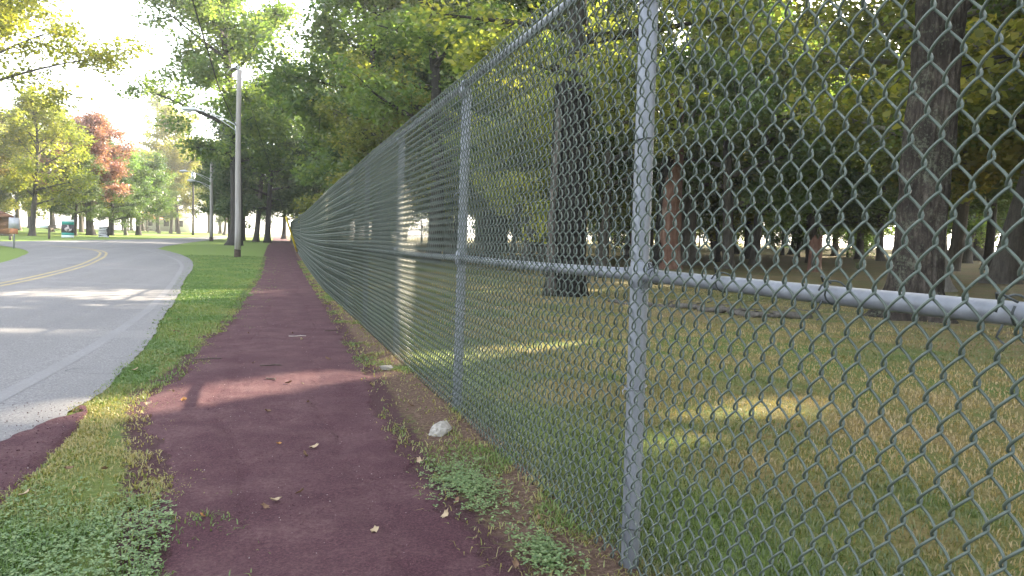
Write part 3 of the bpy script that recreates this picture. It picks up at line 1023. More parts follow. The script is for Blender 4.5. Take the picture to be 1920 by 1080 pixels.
def try_wood(n_, xr, yr, ok, mind, pick):
    cnt_ = tries_ = 0
    while cnt_ < n_ and tries_ < 8000:
        tries_ += 1
        x, y = frs.uniform(*xr), frs.uniform(*yr)
        dist, ang = math.hypot(x, y), math.degrees(math.atan2(x, y))
        if not ok(x, y, dist, ang) or any(math.hypot(x-a, y-b) < mind for a, b in wood):
            continue
        zz = np.linspace(0.3, 9, 20)
        if in_beam(np.stack([np.full(20, x), np.full(20, y), zz+tz(x, y)], -1), 1.4).any():
            continue
        k = pick(frs.random(), cnt_, dist)
        rr = frs.random()
        bk = BARKD if frs.random() < 0.4 else BARK
        lab, grp = wood_label(k, x, y, bk)
        place(k, x, y, 'woodland_tree', lab, group=grp, rz=frs.uniform(0, 6.28), s=frs.uniform(0.85, 1.2),
              leaf=GREEN if rr < 0.60 else (OLIVE if rr < 0.86 else (YELG if rr < 0.94 else DARKG)), bark=bk)
        wood.append((x, y))
        cnt_ += 1
    print('wood', cnt_, 'carved', NCARVED[0])


def in_wood(x, y):
    return not (y > 82 and x < 12+0.9*(y-82))


# in view, from 36 m on
try_wood(56, (4.5, 60), (24, 80), lambda x, y, d, a: in_wood(x, y) and a < 54 and 34 < d < 66 or (y > 24 and x < 9 and y < 80), 3.2,
         lambda r_, c_, d: K_TALL[c_ % 3] if r_ < 0.20 else (K_LOW[c_ % 3] if r_ < 0.72 else K_UND[c_ % 2]))
try_wood(44, (10, 95), (30, 125), lambda x, y, d, a: in_wood(x, y) and a < 54 and 66 <= d < 112, 4.2,
         lambda r_, c_, d: K_LOW[c_ % 3] if r_ < 0.62 else (K_UND[c_ % 2] if r_ < 0.9 else K_TALL[c_ % 3]))
K_SHR = [Kind(231+i, H=5.5, r0=0.07, cb=0.5, spread=2.8, nl=16, leaves=9000, lsize=0.20, up_=0.30, low=0.05, clump=0.7, bare=0.15) for i in range(2)]
K_UND += K_SHR
try_wood(34, (10, 95), (30, 125), lambda x, y, d, a: in_wood(x, y) and a < 54 and 58 <= d < 105, 2.2, lambda r_, c_, d: K_SHR[c_ % 2])
# beyond the right border: the trees that shade the field and the path
try_wood(34, (8, 50), (-22, 36), lambda x, y, d, a: 54 <= a < 118 and 12 < d < 44, 3.6,
         lambda r_, c_, d: K_NEAR[c_ % 2] if d < 26 else (K_TALL[c_ % 3] if r_ < 0.6 else K_LOW[c_ % 3]))


# --- the thick trunk by the fence: ridged bark in real relief
def ridged_trunk(H, r0, seed, lean=(0, 0), sides=96, rings=150, flare=0.55, taper=0.25, ridge=0.02, top=None, lobes=5):
    rs = np.random.default_rng(seed)
    z = np.concatenate([np.linspace(-0.2, 1.0, 40), np.linspace(1.03, H, rings-40)])
    th_ = np.arange(sides)*2*np.pi/sides
    TH, Z = np.meshgrid(th_, z)
    q = np.clip(Z/H, 0, 1)
    rad_ = r0*(1-taper*q)
    fl = flare*np.exp(-np.clip(Z, 0, None)/0.30)
    lob = 0.55+0.45*np.cos(lobes*TH+1.3+0.6*np.sin(TH*2))
    rad_ = rad_*(1+fl*lob)
    rad_ *= 1+0.05*np.sin(TH*2+Z*0.6)+0.05*(fbm(np.cos(TH)*1.5+5, Z*0.8+np.sin(TH)*1.5, seed)-0.5)
    cc, ss = np.cos(TH)*r0*16, np.sin(TH)*r0*16
    rd = fbm(cc+0.7*ss+9, Z*0.9+0.9*ss-0.6*cc, seed+3, 4)
    rd2 = fbm(cc*2.3-ss, Z*4+2.0*ss, seed+7, 3)
    rad_ += ridge*(np.abs(rd-0.5)*4-0.6)+ridge*0.5*(rd2-0.5)
    X = rad_*np.cos(TH)+lean[0]*q**1.15*H
    Yq = rad_*np.sin(TH)+lean[1]*q**1.15*H
    if top is not None:
        Z = np.minimum(Z, top(TH))
    V = np.stack([X, Yq, Z], -1).reshape(-1, 3)
    i_ = np.arange(len(z)-1)[:, None]*sides
    j_ = np.arange(sides)[None, :]
    jn = (j_+1) % sides
    F = np.stack([i_+j_, i_+jn, i_+sides+jn, i_+sides+j_], -1).reshape(-1, 4)
    # close the top with a sunk ring
    n0_ = len(V)
    ctop = V[-sides:].mean(0)-np.array([0, 0, 0.25])
    V = np.vstack([V, ctop+(V[-sides:]-ctop)*0.15*np.array([1, 1, 0])])
    b_ = (len(z)-1)*sides
    F = np.vstack([F, np.stack([b_+j_[0], b_+jn[0], n0_+jn[0], n0_+j_[0]], -1)])
    return V, F


t = NT('bark_rough_oak')
co = t.obj_co()
f = t.noise(16, 9, 0.75, t.mapping(co, (1, 1, 0.30)), 0.6)
f2 = t.noise(1.5, 5, 0.7, t.mapping(co, (1, 1, 0.55)))
f3 = t.noise(24, 5, 0.7, co)
c = t.ramp(f, [(0.32, (0.012, 0.010, 0.009)), (0.52, (0.058, 0.048, 0.040)), (0.72, (0.150, 0.130, 0.108))])
c = t.mix(t.ramp(f2, [(0.44, (0, 0, 0)), (0.58, (0.85, 0.85, 0.85))]), c, t.mix(0.75, c, (0.014, 0.013, 0.011)))
c = t.mix(t.ramp(t.math('MULTIPLY', f3, t.noise(2.2, 4, 0.7, co)), [(0.27, (0, 0, 0)), (0.36, (0.7, 0.7, 0.7))]), c, (0.135, 0.145, 0.105))
BARKN = t.principled(c, 0.95, 0, t.bump(f, 0.9, 0.06), 0.1)
root = empty('thick_tree', (9.55, 9.05, 0), 0, 'thickest tree trunk with flared mossy foot behind the middle rail on the right', 'tree')
V, F = ridged_trunk(7.0, 0.385, 31, lean=(0.034, -0.012), flare=1.0, ridge=0.05)
obj('trunk', mesh_np('trunk', V, F), BARKN, root)
m = MB()
for (a, b, c_, r_) in (((0.03, -0.12, 6.6), (1.2, -1.0, 8.6), (2.6, -1.9, 10.6), 0.25), ((0.0, -0.12, 6.6), (-0.9, 0.6, 9.0), (-1.8, 1.6, 12), 0.28), ((0.1, -0.1, 4.4), (0.9, -0.55, 5.6), (2.2, -1.3, 7.0), 0.13), ((-0.1, 0.1, 5.4), (-1.5, -0.5, 7.0), (-3.0, -1.0, 8.0), 0.12)):
    s = np.linspace(0, 1, 8)[:, None]
    P = np.array(a)*(1-s)**2+2*np.array(b)*s*(1-s)+np.array(c_)*s**2
    m = MB()
    m.tube(P, np.linspace(r_, r_*0.35, 8), 10)
    m.build('limb', BARKN, root)
(tv, tf), (C_, LV_, v_) = make_tree(33, H=16, r0=0.1, cb=7.0, spread=6.0, nl=22, leaves=25000, lsize=0.16, up_=0.2, low=0.18, clump=0.85)
ct = in_beam(C_+np.array([9.55, 9.05, 0]))
obj('crown', crown_mesh(LV_[~ct], v_[~ct]), OLIVE, root)

# broken black trunk
trng = np.random.default_rng(3)


def jag(base, amp, seed):
    def f_(TH):
        return base+amp*(noise2(np.cos(TH)*2.2+5, np.sin(TH)*2.2+3, seed)-0.5)*2+0.12*(noise2(TH*6, TH*0, seed+1)-0.5)
    return f_


BLACKB = mat_bark('bark_black', (0.004, 0.004, 0.004), (0.011, 0.010, 0.010), (0.032, 0.029, 0.027), 9.0, 0.8)
root = empty('dead_tree', (5.62, 13.75, 0), 0, 'black broken-off trunk with jagged top, widest dark one left of the nearest post', 'dead tree')
V, F = ridged_trunk(4.6, 0.385, 41, lean=(0.006, 0.0), flare=0.35, ridge=0.022, top=jag(4.15, 0.30, 12), taper=0.12)
obj('trunk', mesh_np('trunk', V, F), BLACKB, root)
m = MB()
s = np.linspace(0, 1, 26)
PX_ = -0.37-0.03*np.sin(s*5)
pv = np.stack([PX_, -0.20-0.02*np.cos(s*7), 0.02+3.75*s], -1)
m.tube(pv, 0.085*(1-0.35*s)*(1+0.25*np.sin(s*37))*np.where(s > 0.96, 0.4, 1), 9)
m.build('skylit_edge_strip', BARK, root)  # grey strip paints the skylit left edge onto the black trunk

# red barked dead trunk
t = NT('peeled_red_wood')
co = t.obj_co()
f = t.noise(5, 7, 0.75, t.mapping(co, (1, 1, 0.22)))
f2 = t.noise(1.6, 4, 0.6, t.mapping(co, (1, 1, 0.5)))
c = t.ramp(f, [(0.3, (0.085, 0.042, 0.032)), (0.55, (0.200, 0.112, 0.084)), (0.75, (0.350, 0.245, 0.195))])
c = t.mix(t.ramp(f2, [(0.55, (0, 0, 0)), (0.66, (0.8, 0.8, 0.8))]), c, (0.36, 0.30, 0.255))
REDW = t.principled(c, 0.9, 0, t.bump(f, 0.7, 0.05), 0.1)
root = empty('dead_tree', (16.72, 29.17, tz(16.72, 29.17)), 0, 'dead trunk with peeled reddish wood just right of the nearest fence post', 'dead tree')
V, F = ridged_trunk(8.2, 0.58, 51, lean=(0.012, -0.01), flare=0.4, ridge=0.03, top=jag(7.6, 0.8, 22), taper=0.45, sides=64, rings=110)
obj('trunk', mesh_np('trunk', V, F), REDW, root)
m = MB()
# bark still hanging on the left and upper part
V2, F2 = ridged_trunk(8.0, 0.615, 52, lean=(0.012, -0.01), flare=0.4, ridge=0.035, top=jag(7.4, 0.8, 23), taper=0.45, sides=64, rings=110)
fc = V2[F2].mean(1)
az = np.arctan2(fc[:, 1]+0.01*fc[:, 2], fc[:, 0]-0.012*fc[:, 2])
da = np.abs((az-R(160)+np.pi) % (2*np.pi)-np.pi)
lim = R(52)+R(75)*sstep(3.2, 6.5, fc[:, 2])+R(30)*(noise2(fc[:, 2]*2.0, fc[:, 2]*0, 6)-0.5)
obj('bark', mesh_np('bark', V2, F2[(da < lim)]), BLACKB, root)
m.tube([(0.25, -0.1, 5.5), (0.6, -0.3, 6.1), (0.75, -0.6, 6.9)], [0.14, 0.09, 0.05], 8)
m.build('broken_limb', BARK, root)

# reddish stump
root = empty('broken_stump', (22.6, 26.75, tz(22.6, 26.75)), 0, 'short reddish broken stump standing alone above the rail', 'stump')
V, F = ridged_trunk(1.7, 0.29, 61, flare=0.25, ridge=0.025, top=jag(1.45, 0.22, 31), taper=0.1, sides=48, rings=70)
obj('trunk', mesh_np('trunk', V, F), REDW, root)
m = MB()
m.tube([(-0.22, -0.12, -0.05), (-0.25, -0.14, 0.5), (-0.22, -0.12, 0.95)], [0.07, 0.06, 0.03], 7)
m.build('splinter', BARK, root)

# fallen wood on the floor of the wood
DEADW = mat_bark('dead_wood', (0.035, 0.030, 0.026), (0.095, 0.085, 0.073), (0.19, 0.175, 0.155), 8, 0.8)
lr = np.random.default_rng(91)
for (x, y, ln, r_, a, lab) in ((6.35, 10.9, 1.1, 0.045, 0.25, 'grey fallen branch lying on the grass left of the thickest trunk'),
                               (6.75, 9.75, 1.2, 0.060, -0.35, 'lumpy grey fallen log lying before the thickest trunk'),
                               (7.3, 9.2, 0.8, 0.05, 0.6, 'short piece of bark and wood beside the lumpy log'),
                               (5.9, 11.6, 0.8, 0.03, -0.1, 'thin stick on the grass farthest left of the fallen log')):
    root = empty('fallen_branch', (x, y, 0.0), a-0.9, lab, 'fallen branch')
    m = MB()
    s = np.linspace(-0.5, 0.5, 14)
    P = np.stack([s*ln, 0.06*np.sin(s*7+lr.uniform(0, 6)), r_*0.7+0.02*np.sin(s*9+lr.uniform(0, 6))], -1)
    m.tube(P, r_*(1-0.5*np.abs(s))*(1+0.25*lr.normal(0, 1, 14)).clip(0.5, 1.5), 9)
    m.build('stem', DEADW, root)
    for j in range(4):
        m = MB()
        b = np.array([lr.uniform(-0.4, 0.4)*ln, 0, r_])
        m.tube(np.array([b, b+np.array([0.12*lr.normal(), 0.14*lr.normal(), 0.05]), b+np.array([0.25*lr.normal(), 0.28*lr.normal(), 0.04+0.06*lr.random()])]), [r_*0.35, r_*0.2, 0.004], 5)
        m.build('twig', DEADW, root)
# tuft of long leaves in the wood
root = empty('leaf_tuft', (25.8, 27.6, tz(25.8, 27.6)), 0, 'spiky dark green tuft on the wood floor right of the stump', 'plant')
m = MB()
for j in range(46):
    a, l_, e_ = lr.uniform(0, 6.28), lr.uniform(0.45, 0.8), lr.uniform(0.5, 1.4)
    s = np.linspace(0, 1, 5)[:, None]
    d = np.array([math.cos(a)*math.cos(e_), math.sin(a)*math.cos(e_), math.sin(e_)])
    P = d*s*l_-np.array([0, 0, 0.25])*s**2*l_
    w_ = np.array([-math.sin(a), math.cos(a), 0])*0.022
    wd = (1-s)**0.6
    V = np.concatenate([P-w_*wd, P+w_*wd])
    m.add(V, [(i_, i_+1, i_+6, i_+5) for i_ in range(4)], lr.uniform(0, 1))
m.build('leaves', DARKG, root, True, 'v')
# ------------------------------------------------------------------ poles, signs and buildings
t = NT('weathered_pole_wood')
co = t.obj_co()
f = t.noise(16, 6, 0.7, t.mapping(co, (1, 1, 0.05)))
c = t.ramp(f, [(0.3, (0.22, 0.20, 0.188)), (0.6, (0.34, 0.322, 0.31)), (0.8, (0.44, 0.42, 0.41))])
POLEW = t.principled(c, 0.9, 0, t.bump(f, 0.4, 0.02), 0.15)
TAR = mat_plain('tarred_pole_foot', (0.03, 0.024, 0.02), (0.09, 0.065, 0.05), 20, 0.9)
ALU = mat_plain('lamp_aluminium', (0.42, 0.43, 0.45), (0.55, 0.56, 0.58), 12, 0.45, 0.5, 0.05)
LENS = mat_plain('lamp_glass', (0.55, 0.55, 0.52), (0.65, 0.65, 0.62), 10, 0.15, 0, 0.02, spec=0.5)
CERAM = mat_plain('insulator', (0.30, 0.30, 0.31), (0.45, 0.45, 0.46), 10, 0.3)
CABLE = mat_plain('cable', (0.02, 0.02, 0.02), (0.05, 0.05, 0.05), 10, 0.6)


def lamp_pole(x, y, H, r, arm_z, arm_len, lab, second=None):
    root = empty('lamp_pole', (x, y, tz(x, y)), 0, lab, 'lamp pole', 'wooden street lamp poles')
    m = MB()
    z = np.linspace(0.30, H, 10)
    m.tube(np.stack([0.01*np.sin(z), 0*z, z], -1), np.linspace(r, r*0.74, 10), 16)
    m.build('pole', POLEW, root)
    m = MB()
    m.tube([(0, 0, -0.3), (0, 0, 0.1), (0, 0, 0.3), (0, 0, 0.36)], [r*1.08, r*1.06, r*1.02, r*0.9], 16)
    m.build('pole_foot', TAR, root)
    for az_, al_, with_head in ([(arm_z, arm_len, True)]+([second] if second else [])):
        m = MB()
        s = np.linspace(0, 1, 12)
        ax = -r*0.8-al_*s
        m.tube(np.stack([ax, 0*s, az_+0.52*(1-(1-s)**1.8)*min(1, al_/1.6)], -1), 0.022, 8)
        s2 = np.linspace(0, 0.62, 8)
        m.tube(np.stack([-r*0.8-al_*s2, 0*s2, az_-0.22+(0.52*(1-(1-0.62)**1.8)*min(1, al_/1.6)+0.20)*(s2/0.62)**0.9], -1), 0.016, 7)
        m.box((-r*0.85, 0, az_-0.1), (0.05, 0.09, 0.45))
        m.build('lamp_arm', ALU, root)
        hx, hz = -r*0.8-al_, az_+0.52*min(1, al_/1.6)
        m = MB()
        s = np.linspace(-1, 1, 14)
        prof = np.sqrt(np.clip(1-s**2, 0, 1))
        V0 = MB()
        V0.tube(np.stack([hx-0.22+s*0.32, 0*s, hz+0*s], -1), 0.02+0.11*prof**0.8, 14)
        vv = np.vstack(V0.v)
        vv[:, 2] = hz+np.where(vv[:, 2] > hz, (vv[:, 2]-hz)*0.85, (vv[:, 2]-hz)*0.45)
        lh = obj('lamp_head', mesh_np('lamp_head', vv, np.vstack(V0.f)), ALU, root)
        g = MB()
        s = np.linspace(-1, 1, 10)
        prof = np.sqrt(np.clip(1-s**2, 0, 1))
        g.tube(np.stack([hx-0.28+s*0.17, 0*s, hz-0.035+0*s], -1), 0.01+0.065*prof, 12)
        obj('lens', mesh_np('lens', np.vstack(g.v), np.vstack(g.f)), LENS, lh)
        g = MB()
        g.tube([(hx-0.12, 0, hz+0.09), (hx-0.12, 0, hz+0.17)], 0.03, 8)
        obj('photocell', mesh_np('photocell', np.vstack(g.v), np.vstack(g.f)), CERAM, lh)
    m = MB()
    s = np.linspace(0, 1, 9)
    m.tube(np.stack([0.03-0.50*s, 0*s, H-0.05+0.20*np.sin(s*2.6)-0.24*s**2], -1), 0.018, 6)
    m.tube([(-0.02, 0, H-0.02), (-0.02, 0, H+0.16)], [0.03, 0.045], 8)
    m.tube([(0.09, 0, H-0.5), (0.12, 0, H+0.12), (0.0, 0, H+0.16)], 0.014, 6)
    m.build('pole_top_bracket', CERAM, root)
    return root


lamp_pole(-1.23, 32.68, 7.60, 0.125, 5.36, 1.52, 'tall grey wooden lamp pole standing on the verge beside the path')
lamp_pole(-4.51, 65.89, 7.10, 0.15, 5.05, 1.75, 'farther wooden lamp pole with two arms at the road junction', (4.45, 1.2, True))
# pole with a box, farther away
root = empty('utility_pole', (-9.07, 101.4, tz(-9, 101.4)), 0, 'thin utility pole with pale box near its top farthest up the road', 'utility pole')
m = MB()
m.tube([(0, 0, -0.3), (0, 0, 4), (0, 0, 7.9)], [0.15, 0.13, 0.11], 12)
m.build('pole', BARKD, root)
m = MB()
m.tube([(0.0, -0.26, 6.5), (0.0, -0.26, 6.53), (0, -0.26, 7.7), (0, -0.26, 7.75)], [0.2, 0.24, 0.24, 0.18], 12)
m.build('transformer', ALU, root)
# guy wire with its yellow guard
gz0 = tz(1.36, 38.54)
a, b = np.array([-1.21, 32.68, 7.75]), np.array([1.36, 38.54, gz0])
root = empty('guy_wire', tuple(b), 0, 'guy wire with yellow guard running from the lamp pole down to the fence', 'guy wire')
m = MB()
s = np.linspace(0, 1, 6)[:, None]
m.tube((a-b)*s, 0.008, 6)
m.build('wire', CABLE, root)
YEL = mat_plain('yellow_plastic', (0.62, 0.47, 0.03), (0.72, 0.56, 0.06), 8, 0.5, 0, 0.03)
m = MB()
s = np.linspace(0.015, 0.235, 6)[:, None]
m.tube((a-b)*s+np.array([0, 0, 0.01]), 0.045, 10)
m.build('guard', YEL, root)
m = MB()
m.tube([(0, 0, -0.2), (0, 0, 0.05)]+[tuple((a-b)*0.02)], 0.02, 8)
m.build('anchor_rod', GALV, root)
# overhead wire
m = MB()
A_, B_ = np.array([-1.33, 32.68, 5.75]), np.array([-0.30, 3.2, 2.05])
s = np.linspace(0, 1, 30)[:, None]
B_ = np.array([-3.2, 2.0, 13.0])
A_ = np.array([-1.33, 32.6, 5.55])
P = A_*(1-s)+B_*s
Q = np.array([[-1.33, 32.6, 5.55], [-1.71, 28.0, 6.22], [-1.94, 22.0, 7.15], [-2.35, 12.0, 8.9], [-3.2, -6.0, 12.5]])
yy_ = np.linspace(32.6, -6, 40)
P = np.stack([np.interp(yy_, Q[::-1, 1], Q[::-1, 0]), yy_, np.interp(yy_, Q[::-1, 1], Q[::-1, 2])-0.15*np.sin(np.pi*(32.6-yy_)/38.6)], -1)
m.tube(P, 0.020, 6)
tag(m.build('overhead_wire', CABLE), 'dark overhead wire running from the nearest lamp pole up past the tree', 'wire')

# road sign seen from behind
GREYS = mat_plain('sign_back_grey', (0.36, 0.36, 0.38), (0.44, 0.44, 0.46), 6, 0.55, 0.3, 0.05)
ORNG = mat_plain('sign_brown_orange', (0.36, 0.15, 0.07), (0.44, 0.19, 0.09), 5, 0.6, 0, 0.05)
root = empty('road_sign', (-10.35, 36.84, tz(-10.35, 36.84)), R(-14), 'road sign on a thin post with grey plate above orange plate on the left island', 'road sign')
m = MB()
m.box((0, 0.03, 0.62), (0.045, 0.03, 1.64), 0, 0.03)
m.build('post', GALV, root)
m = MB()
m.box((0.02, 0, 1.085), (0.44, 0.012, 0.46), 0, 0.03)
m.build('plate', GREYS, root)
m = MB()
m.box((0.005, -0.004, 0.74), (0.33, 0.012, 0.225), 0, 0.03)
o = m.build('plate', ORNG, root)
o['label'] = 'orange lower plate'
for z in (0.72, 0.95, 1.2):
    m = MB()
    m.tube([(0.01+0.03*z*0.3, 0.05, z), (0.01+0.03*z*0.3, -0.016, z)], 0.012, 6)
    m.build('bolt', GALV, root)

# banner
TEAL = mat_plain('banner_teal', (0.02, 0.24, 0.20), (0.03, 0.28, 0.24), 4, 0.6, 0, 0.02)
BWHT = mat_plain('banner_white', (0.66, 0.74, 0.78), (0.74, 0.80, 0.83), 4, 0.6, 0, 0.02)
BDRK = mat_plain('banner_photo_dark', (0.02, 0.022, 0.026), (0.09, 0.08, 0.085), 9, 0.6, 0, 0.02)
BPNK = mat_plain('banner_photo_pale', (0.45, 0.38, 0.40), (0.72, 0.66, 0.68), 12, 0.6, 0, 0.02)
root = empty('banner', (-14.22, 62.96, tz(-14.22, 62.96)), R(-12), 'teal and white advertising banner with a dark picture standing on the lawn', 'banner')
bw = 0.86
for nm, z0, z1, mt in (('band', 0.0, 0.17, BWHT), ('band', 0.17, 0.36, TEAL), ('picture', 0.36, 0.96, BDRK), ('band', 0.96, 1.17, TEAL), ('band', 1.17, 1.33, BWHT)):
    m = MB()
    m.box((0, 0, (z0+z1)/2+0.02), (bw, 0.05, z1-z0-0.003))
    pc = m.build(nm, mt, root, False)
    if nm == 'picture':
        m = MB()
        for (cx_, cz_, rx_, rz_, tl) in ((-0.02, 0.72, 0.16, 0.07, 0.1), (0.03, 0.85, 0.06, 0.09, 0.2), (-0.16, 0.62, 0.05, 0.10, 0.3), (-0.05, 0.58, 0.03, 0.11, 0), (0.12, 0.58, 0.035, 0.12, -0.3), (0.22, 0.60, 0.04, 0.10, -0.5)):
            k = 14
            a_ = np.arange(k)*2*np.pi/k
            ex = rx_*np.cos(a_)*math.cos(tl)-rz_*np.sin(a_)*math.sin(tl)
            ez = rx_*np.cos(a_)*math.sin(tl)+rz_*np.sin(a_)*math.cos(tl)
            ring = np.stack([cx_+ex, np.full(k, -0.028), cz_+ez], -1)
            ring2 = ring*1.0
            ring2[:, 1] = -0.024
            inn = ring*0+np.array([cx_, -0.028, cz_])
            m.add(np.vstack([ring2, ring, inn]), [(i_, (i_+1) % k, k+(i_+1) % k, k+i_) for i_ in range(k)]+[(k+i_, k+(i_+1) % k, 2*k+(i_+1) % k, 2*k+i_) for i_ in range(k)])
        m.build('pale_figure', BPNK, pc, False)
m = MB()
for sx in (-1, 1):
    m.box((sx*0.36, 0.06, 0.66), (0.03, 0.03, 1.3))
    m.box((sx*0.36, 0.14, 0.012), (0.06, 0.5, 0.024))
m.build('stand', CABLE, root, False)

# stacked white boards on a dark frame
SWHT = mat_plain('board_white', (0.60, 0.60, 0.66), (0.72, 0.72, 0.76), 6, 0.6, 0, 0.03)
root = empty('notice_boards', (-13.06, 69.19, tz(-13, 69.2)), R(-12), 'stack of white boards on a dark frame in front of the red tree trunk', 'sign')
m = MB()
for sx in (-0.30, 0.30, 0.42):
    m.box((sx, 0.05, 0.42), (0.05, 0.05, 0.95))
m.box((0.06, 0.05, 0.86), (0.80, 0.04, 0.05))
m.box((0.06, 0.09, 0.45), (0.78, 0.02, 0.80))
m.build('frame', CABLE, root, False)
brs = np.random.default_rng(6)
for j in range(6):
    m = MB()
    m.box((-0.05+brs.normal(0, 0.03), 0.0, 0.10+0.135*j), (0.62+brs.normal(0, 0.05), 0.035, 0.085), 0, brs.normal(0, 0.05))
    m.build('board', SWHT, root, False)
m = MB()
m.box((0.22, -0.10, 0.07), (0.5, 0.05, 0.09), 0.1, 0.15)
m.build('board', SWHT, root, False)

# wooden posts and low barriers
WOODP = mat_plain('old_timber', (0.07, 0.06, 0.05), (0.16, 0.135, 0.11), 14, 0.9, 0, 0.4, (1, 1, 0.2))
root = empty('wooden_post', (-14.12, 57.6, tz(-14, 57.6)), 0, 'short wooden post with white board standing in for a bright patch of ground, left of the teal banner', 'post')
m = MB()
m.tube([(0, 0, -0.2), (0, 0, 0.4), (0, 0, 0.85), (0, 0, 0.9)], [0.075, 0.07, 0.065, 0.05], 8)
m.build('post', WOODP, root)
m = MB()
m.box((-0.30, 0, 0.83), (0.52, 0.03, 0.20))  # white board stands in for a bright patch of ground behind the post
m.build('board', BWHT, root, False)
root = empty('low_barrier', (-14.9, 51.4, tz(-14.9, 51.4)), R(-12), 'low dark timber barrier at the far roadside below the road sign', 'barrier')
m = MB()
for sx in (-0.9, -0.35, 0.3):
    m.box((sx, 0, 0.13), (0.11, 0.11, 0.36))
    m.build('post', WOODP, root, False)
    m = MB()
m.box((-0.3, 0, 0.30), (1.5, 0.09, 0.10))
m.build('rail', WOODP, root, False)
for (x, y, lab) in ((-21.4, 90.0, 'dark picnic bench on the sunlit lawn left of the teal banner'), (-17.3, 120.0, 'dark picnic bench beside the red roofed pavilion')):
    root = empty('picnic_bench', (x, y, tz(x, y)), R(-20), lab, 'bench')
    m = MB()
    m.box((0, 0, 0.72), (1.7, 0.7, 0.06))
    m.build('table_top', WOODP, root, False)
    for sy_ in (-0.65, 0.65):
        m = MB()
        m.box((0, sy_, 0.42), (1.7, 0.26, 0.05))
        m.build('seat', WOODP, root, False)
    for sx in (-0.6, 0.6):
        m = MB()
        m.box((sx, 0, 0.35), (0.07, 0.12, 0.70))
        m.box((sx, 0, 0.37), (0.06, 1.4, 0.07))
        m.build('leg', WOODP, root, False)

# brick hut
t = NT('brickwork')
br = t.n('ShaderNodeTexBrick')
br.inputs['Scale'].default_value = 4.0
br.inputs['Color1'].default_value = (0.40, 0.20, 0.13, 1)
br.inputs['Color2'].default_value = (0.33, 0.15, 0.10, 1)
br.inputs['Mortar'].default_value = (0.42, 0.38, 0.34, 1)
br.inputs['Mortar Size'].default_value = 0.02
mp = t.n('ShaderNodeMapping')
mp.inputs['Rotation'].default_value = (math.pi/2, 0, 0)
t.l(t.obj_co(), mp.inputs['Vector'])
t.l(mp.outputs[0], br.inputs['Vector'])
BRICK = t.principled(br.outputs['Color'], 0.9, 0, t.bump(br.outputs['Fac'], -0.3, 0.01), 0.1)
ROOFB = mat_plain('roof_brown', (0.10, 0.055, 0.04), (0.19, 0.10, 0.075), 10, 0.9, 0, 0.4)
ROOFR = mat_plain('roof_red', (0.36, 0.12, 0.08), (0.46, 0.17, 0.11), 8, 0.85, 0, 0.3)
WALLW = mat_plain('bright_backdrop_white', (0.62, 0.61, 0.59), (0.74, 0.73, 0.71), 3, 0.7, 0, 0.05, (0.2, 0.2, 8))
GLASS = mat_plain('dark_glass', (0.02, 0.025, 0.03), (0.05, 0.06, 0.07), 2, 0.1, 0, 0.0, spec=0.6)
root = empty('brick_hut', (-24.2, 71.5, tz(-24, 71.5)), R(20), 'low brick hut with brown roof at the left border of the park', 'building')
m = MB()
m.box((0, 0, 0.63), (7.0, 5.0, 1.36))
m.build('wall', BRICK, root, False)
m = MB()
m.add([(-3.9, -2.9, 1.30), (3.9, -2.9, 1.30), (3.9, 2.9, 1.30), (-3.9, 2.9, 1.30), (-3.9, -2.9, 1.42), (3.9, -2.9, 1.42), (3.9, 2.9, 1.42), (-3.9, 2.9, 1.42), (-2.6, 0, 2.15), (2.6, 0, 2.15)],
      [(0, 3, 2, 1), (0, 1, 5, 4), (1, 2, 6, 5), (2, 3, 7, 6), (3, 0, 4, 7), (4, 5, 9, 8), (6, 7, 8, 9), (5, 6, 9, 9), (7, 4, 8, 8)])
m.build('roof', ROOFB, root, False)
m = MB()
m.box((3.51, 0.4, 0.6), (0.03, 0.8, 1.1))
m.build('door', WOODP, root, False)
for sx in (-1.8, 1.0):
    m = MB()
    m.box((sx, -2.515, 0.85), (0.9, 0.03, 0.45))
    m.build('window', GLASS, root, False)
# pavilion
root = empty('pavilion', (-20.6, 133.0, tz(-20.6, 133)), R(-15), 'open pavilion with red roof half hidden behind the park trees', 'pavilion')
m = MB()
m.add([(-3.4, -2.6, 2.1), (3.4, -2.6, 2.1), (3.4, 2.6, 2.1), (-3.4, 2.6, 2.1), (-3.4, -2.6, 2.22), (3.4, -2.6, 2.22), (3.4, 2.6, 2.22), (-3.4, 2.6, 2.22), (-1.6, 0, 3.7), (1.6, 0, 3.7)],
      [(0, 3, 2, 1), (0, 1, 5, 4), (1, 2, 6, 5), (2, 3, 7, 6), (3, 0, 4, 7), (4, 5, 9, 8), (6, 7, 8, 9), (5, 6, 9, 9), (7, 4, 8, 8)])
m.build('roof', ROOFR, root, False)
for sx in (-2.9, 0, 2.9):
    for sy_ in (-2.2, 2.2):
        m = MB()
        m.box((sx, sy_, 1.05), (0.18, 0.18, 2.12))
        m.build('post', WOODP, root, False)
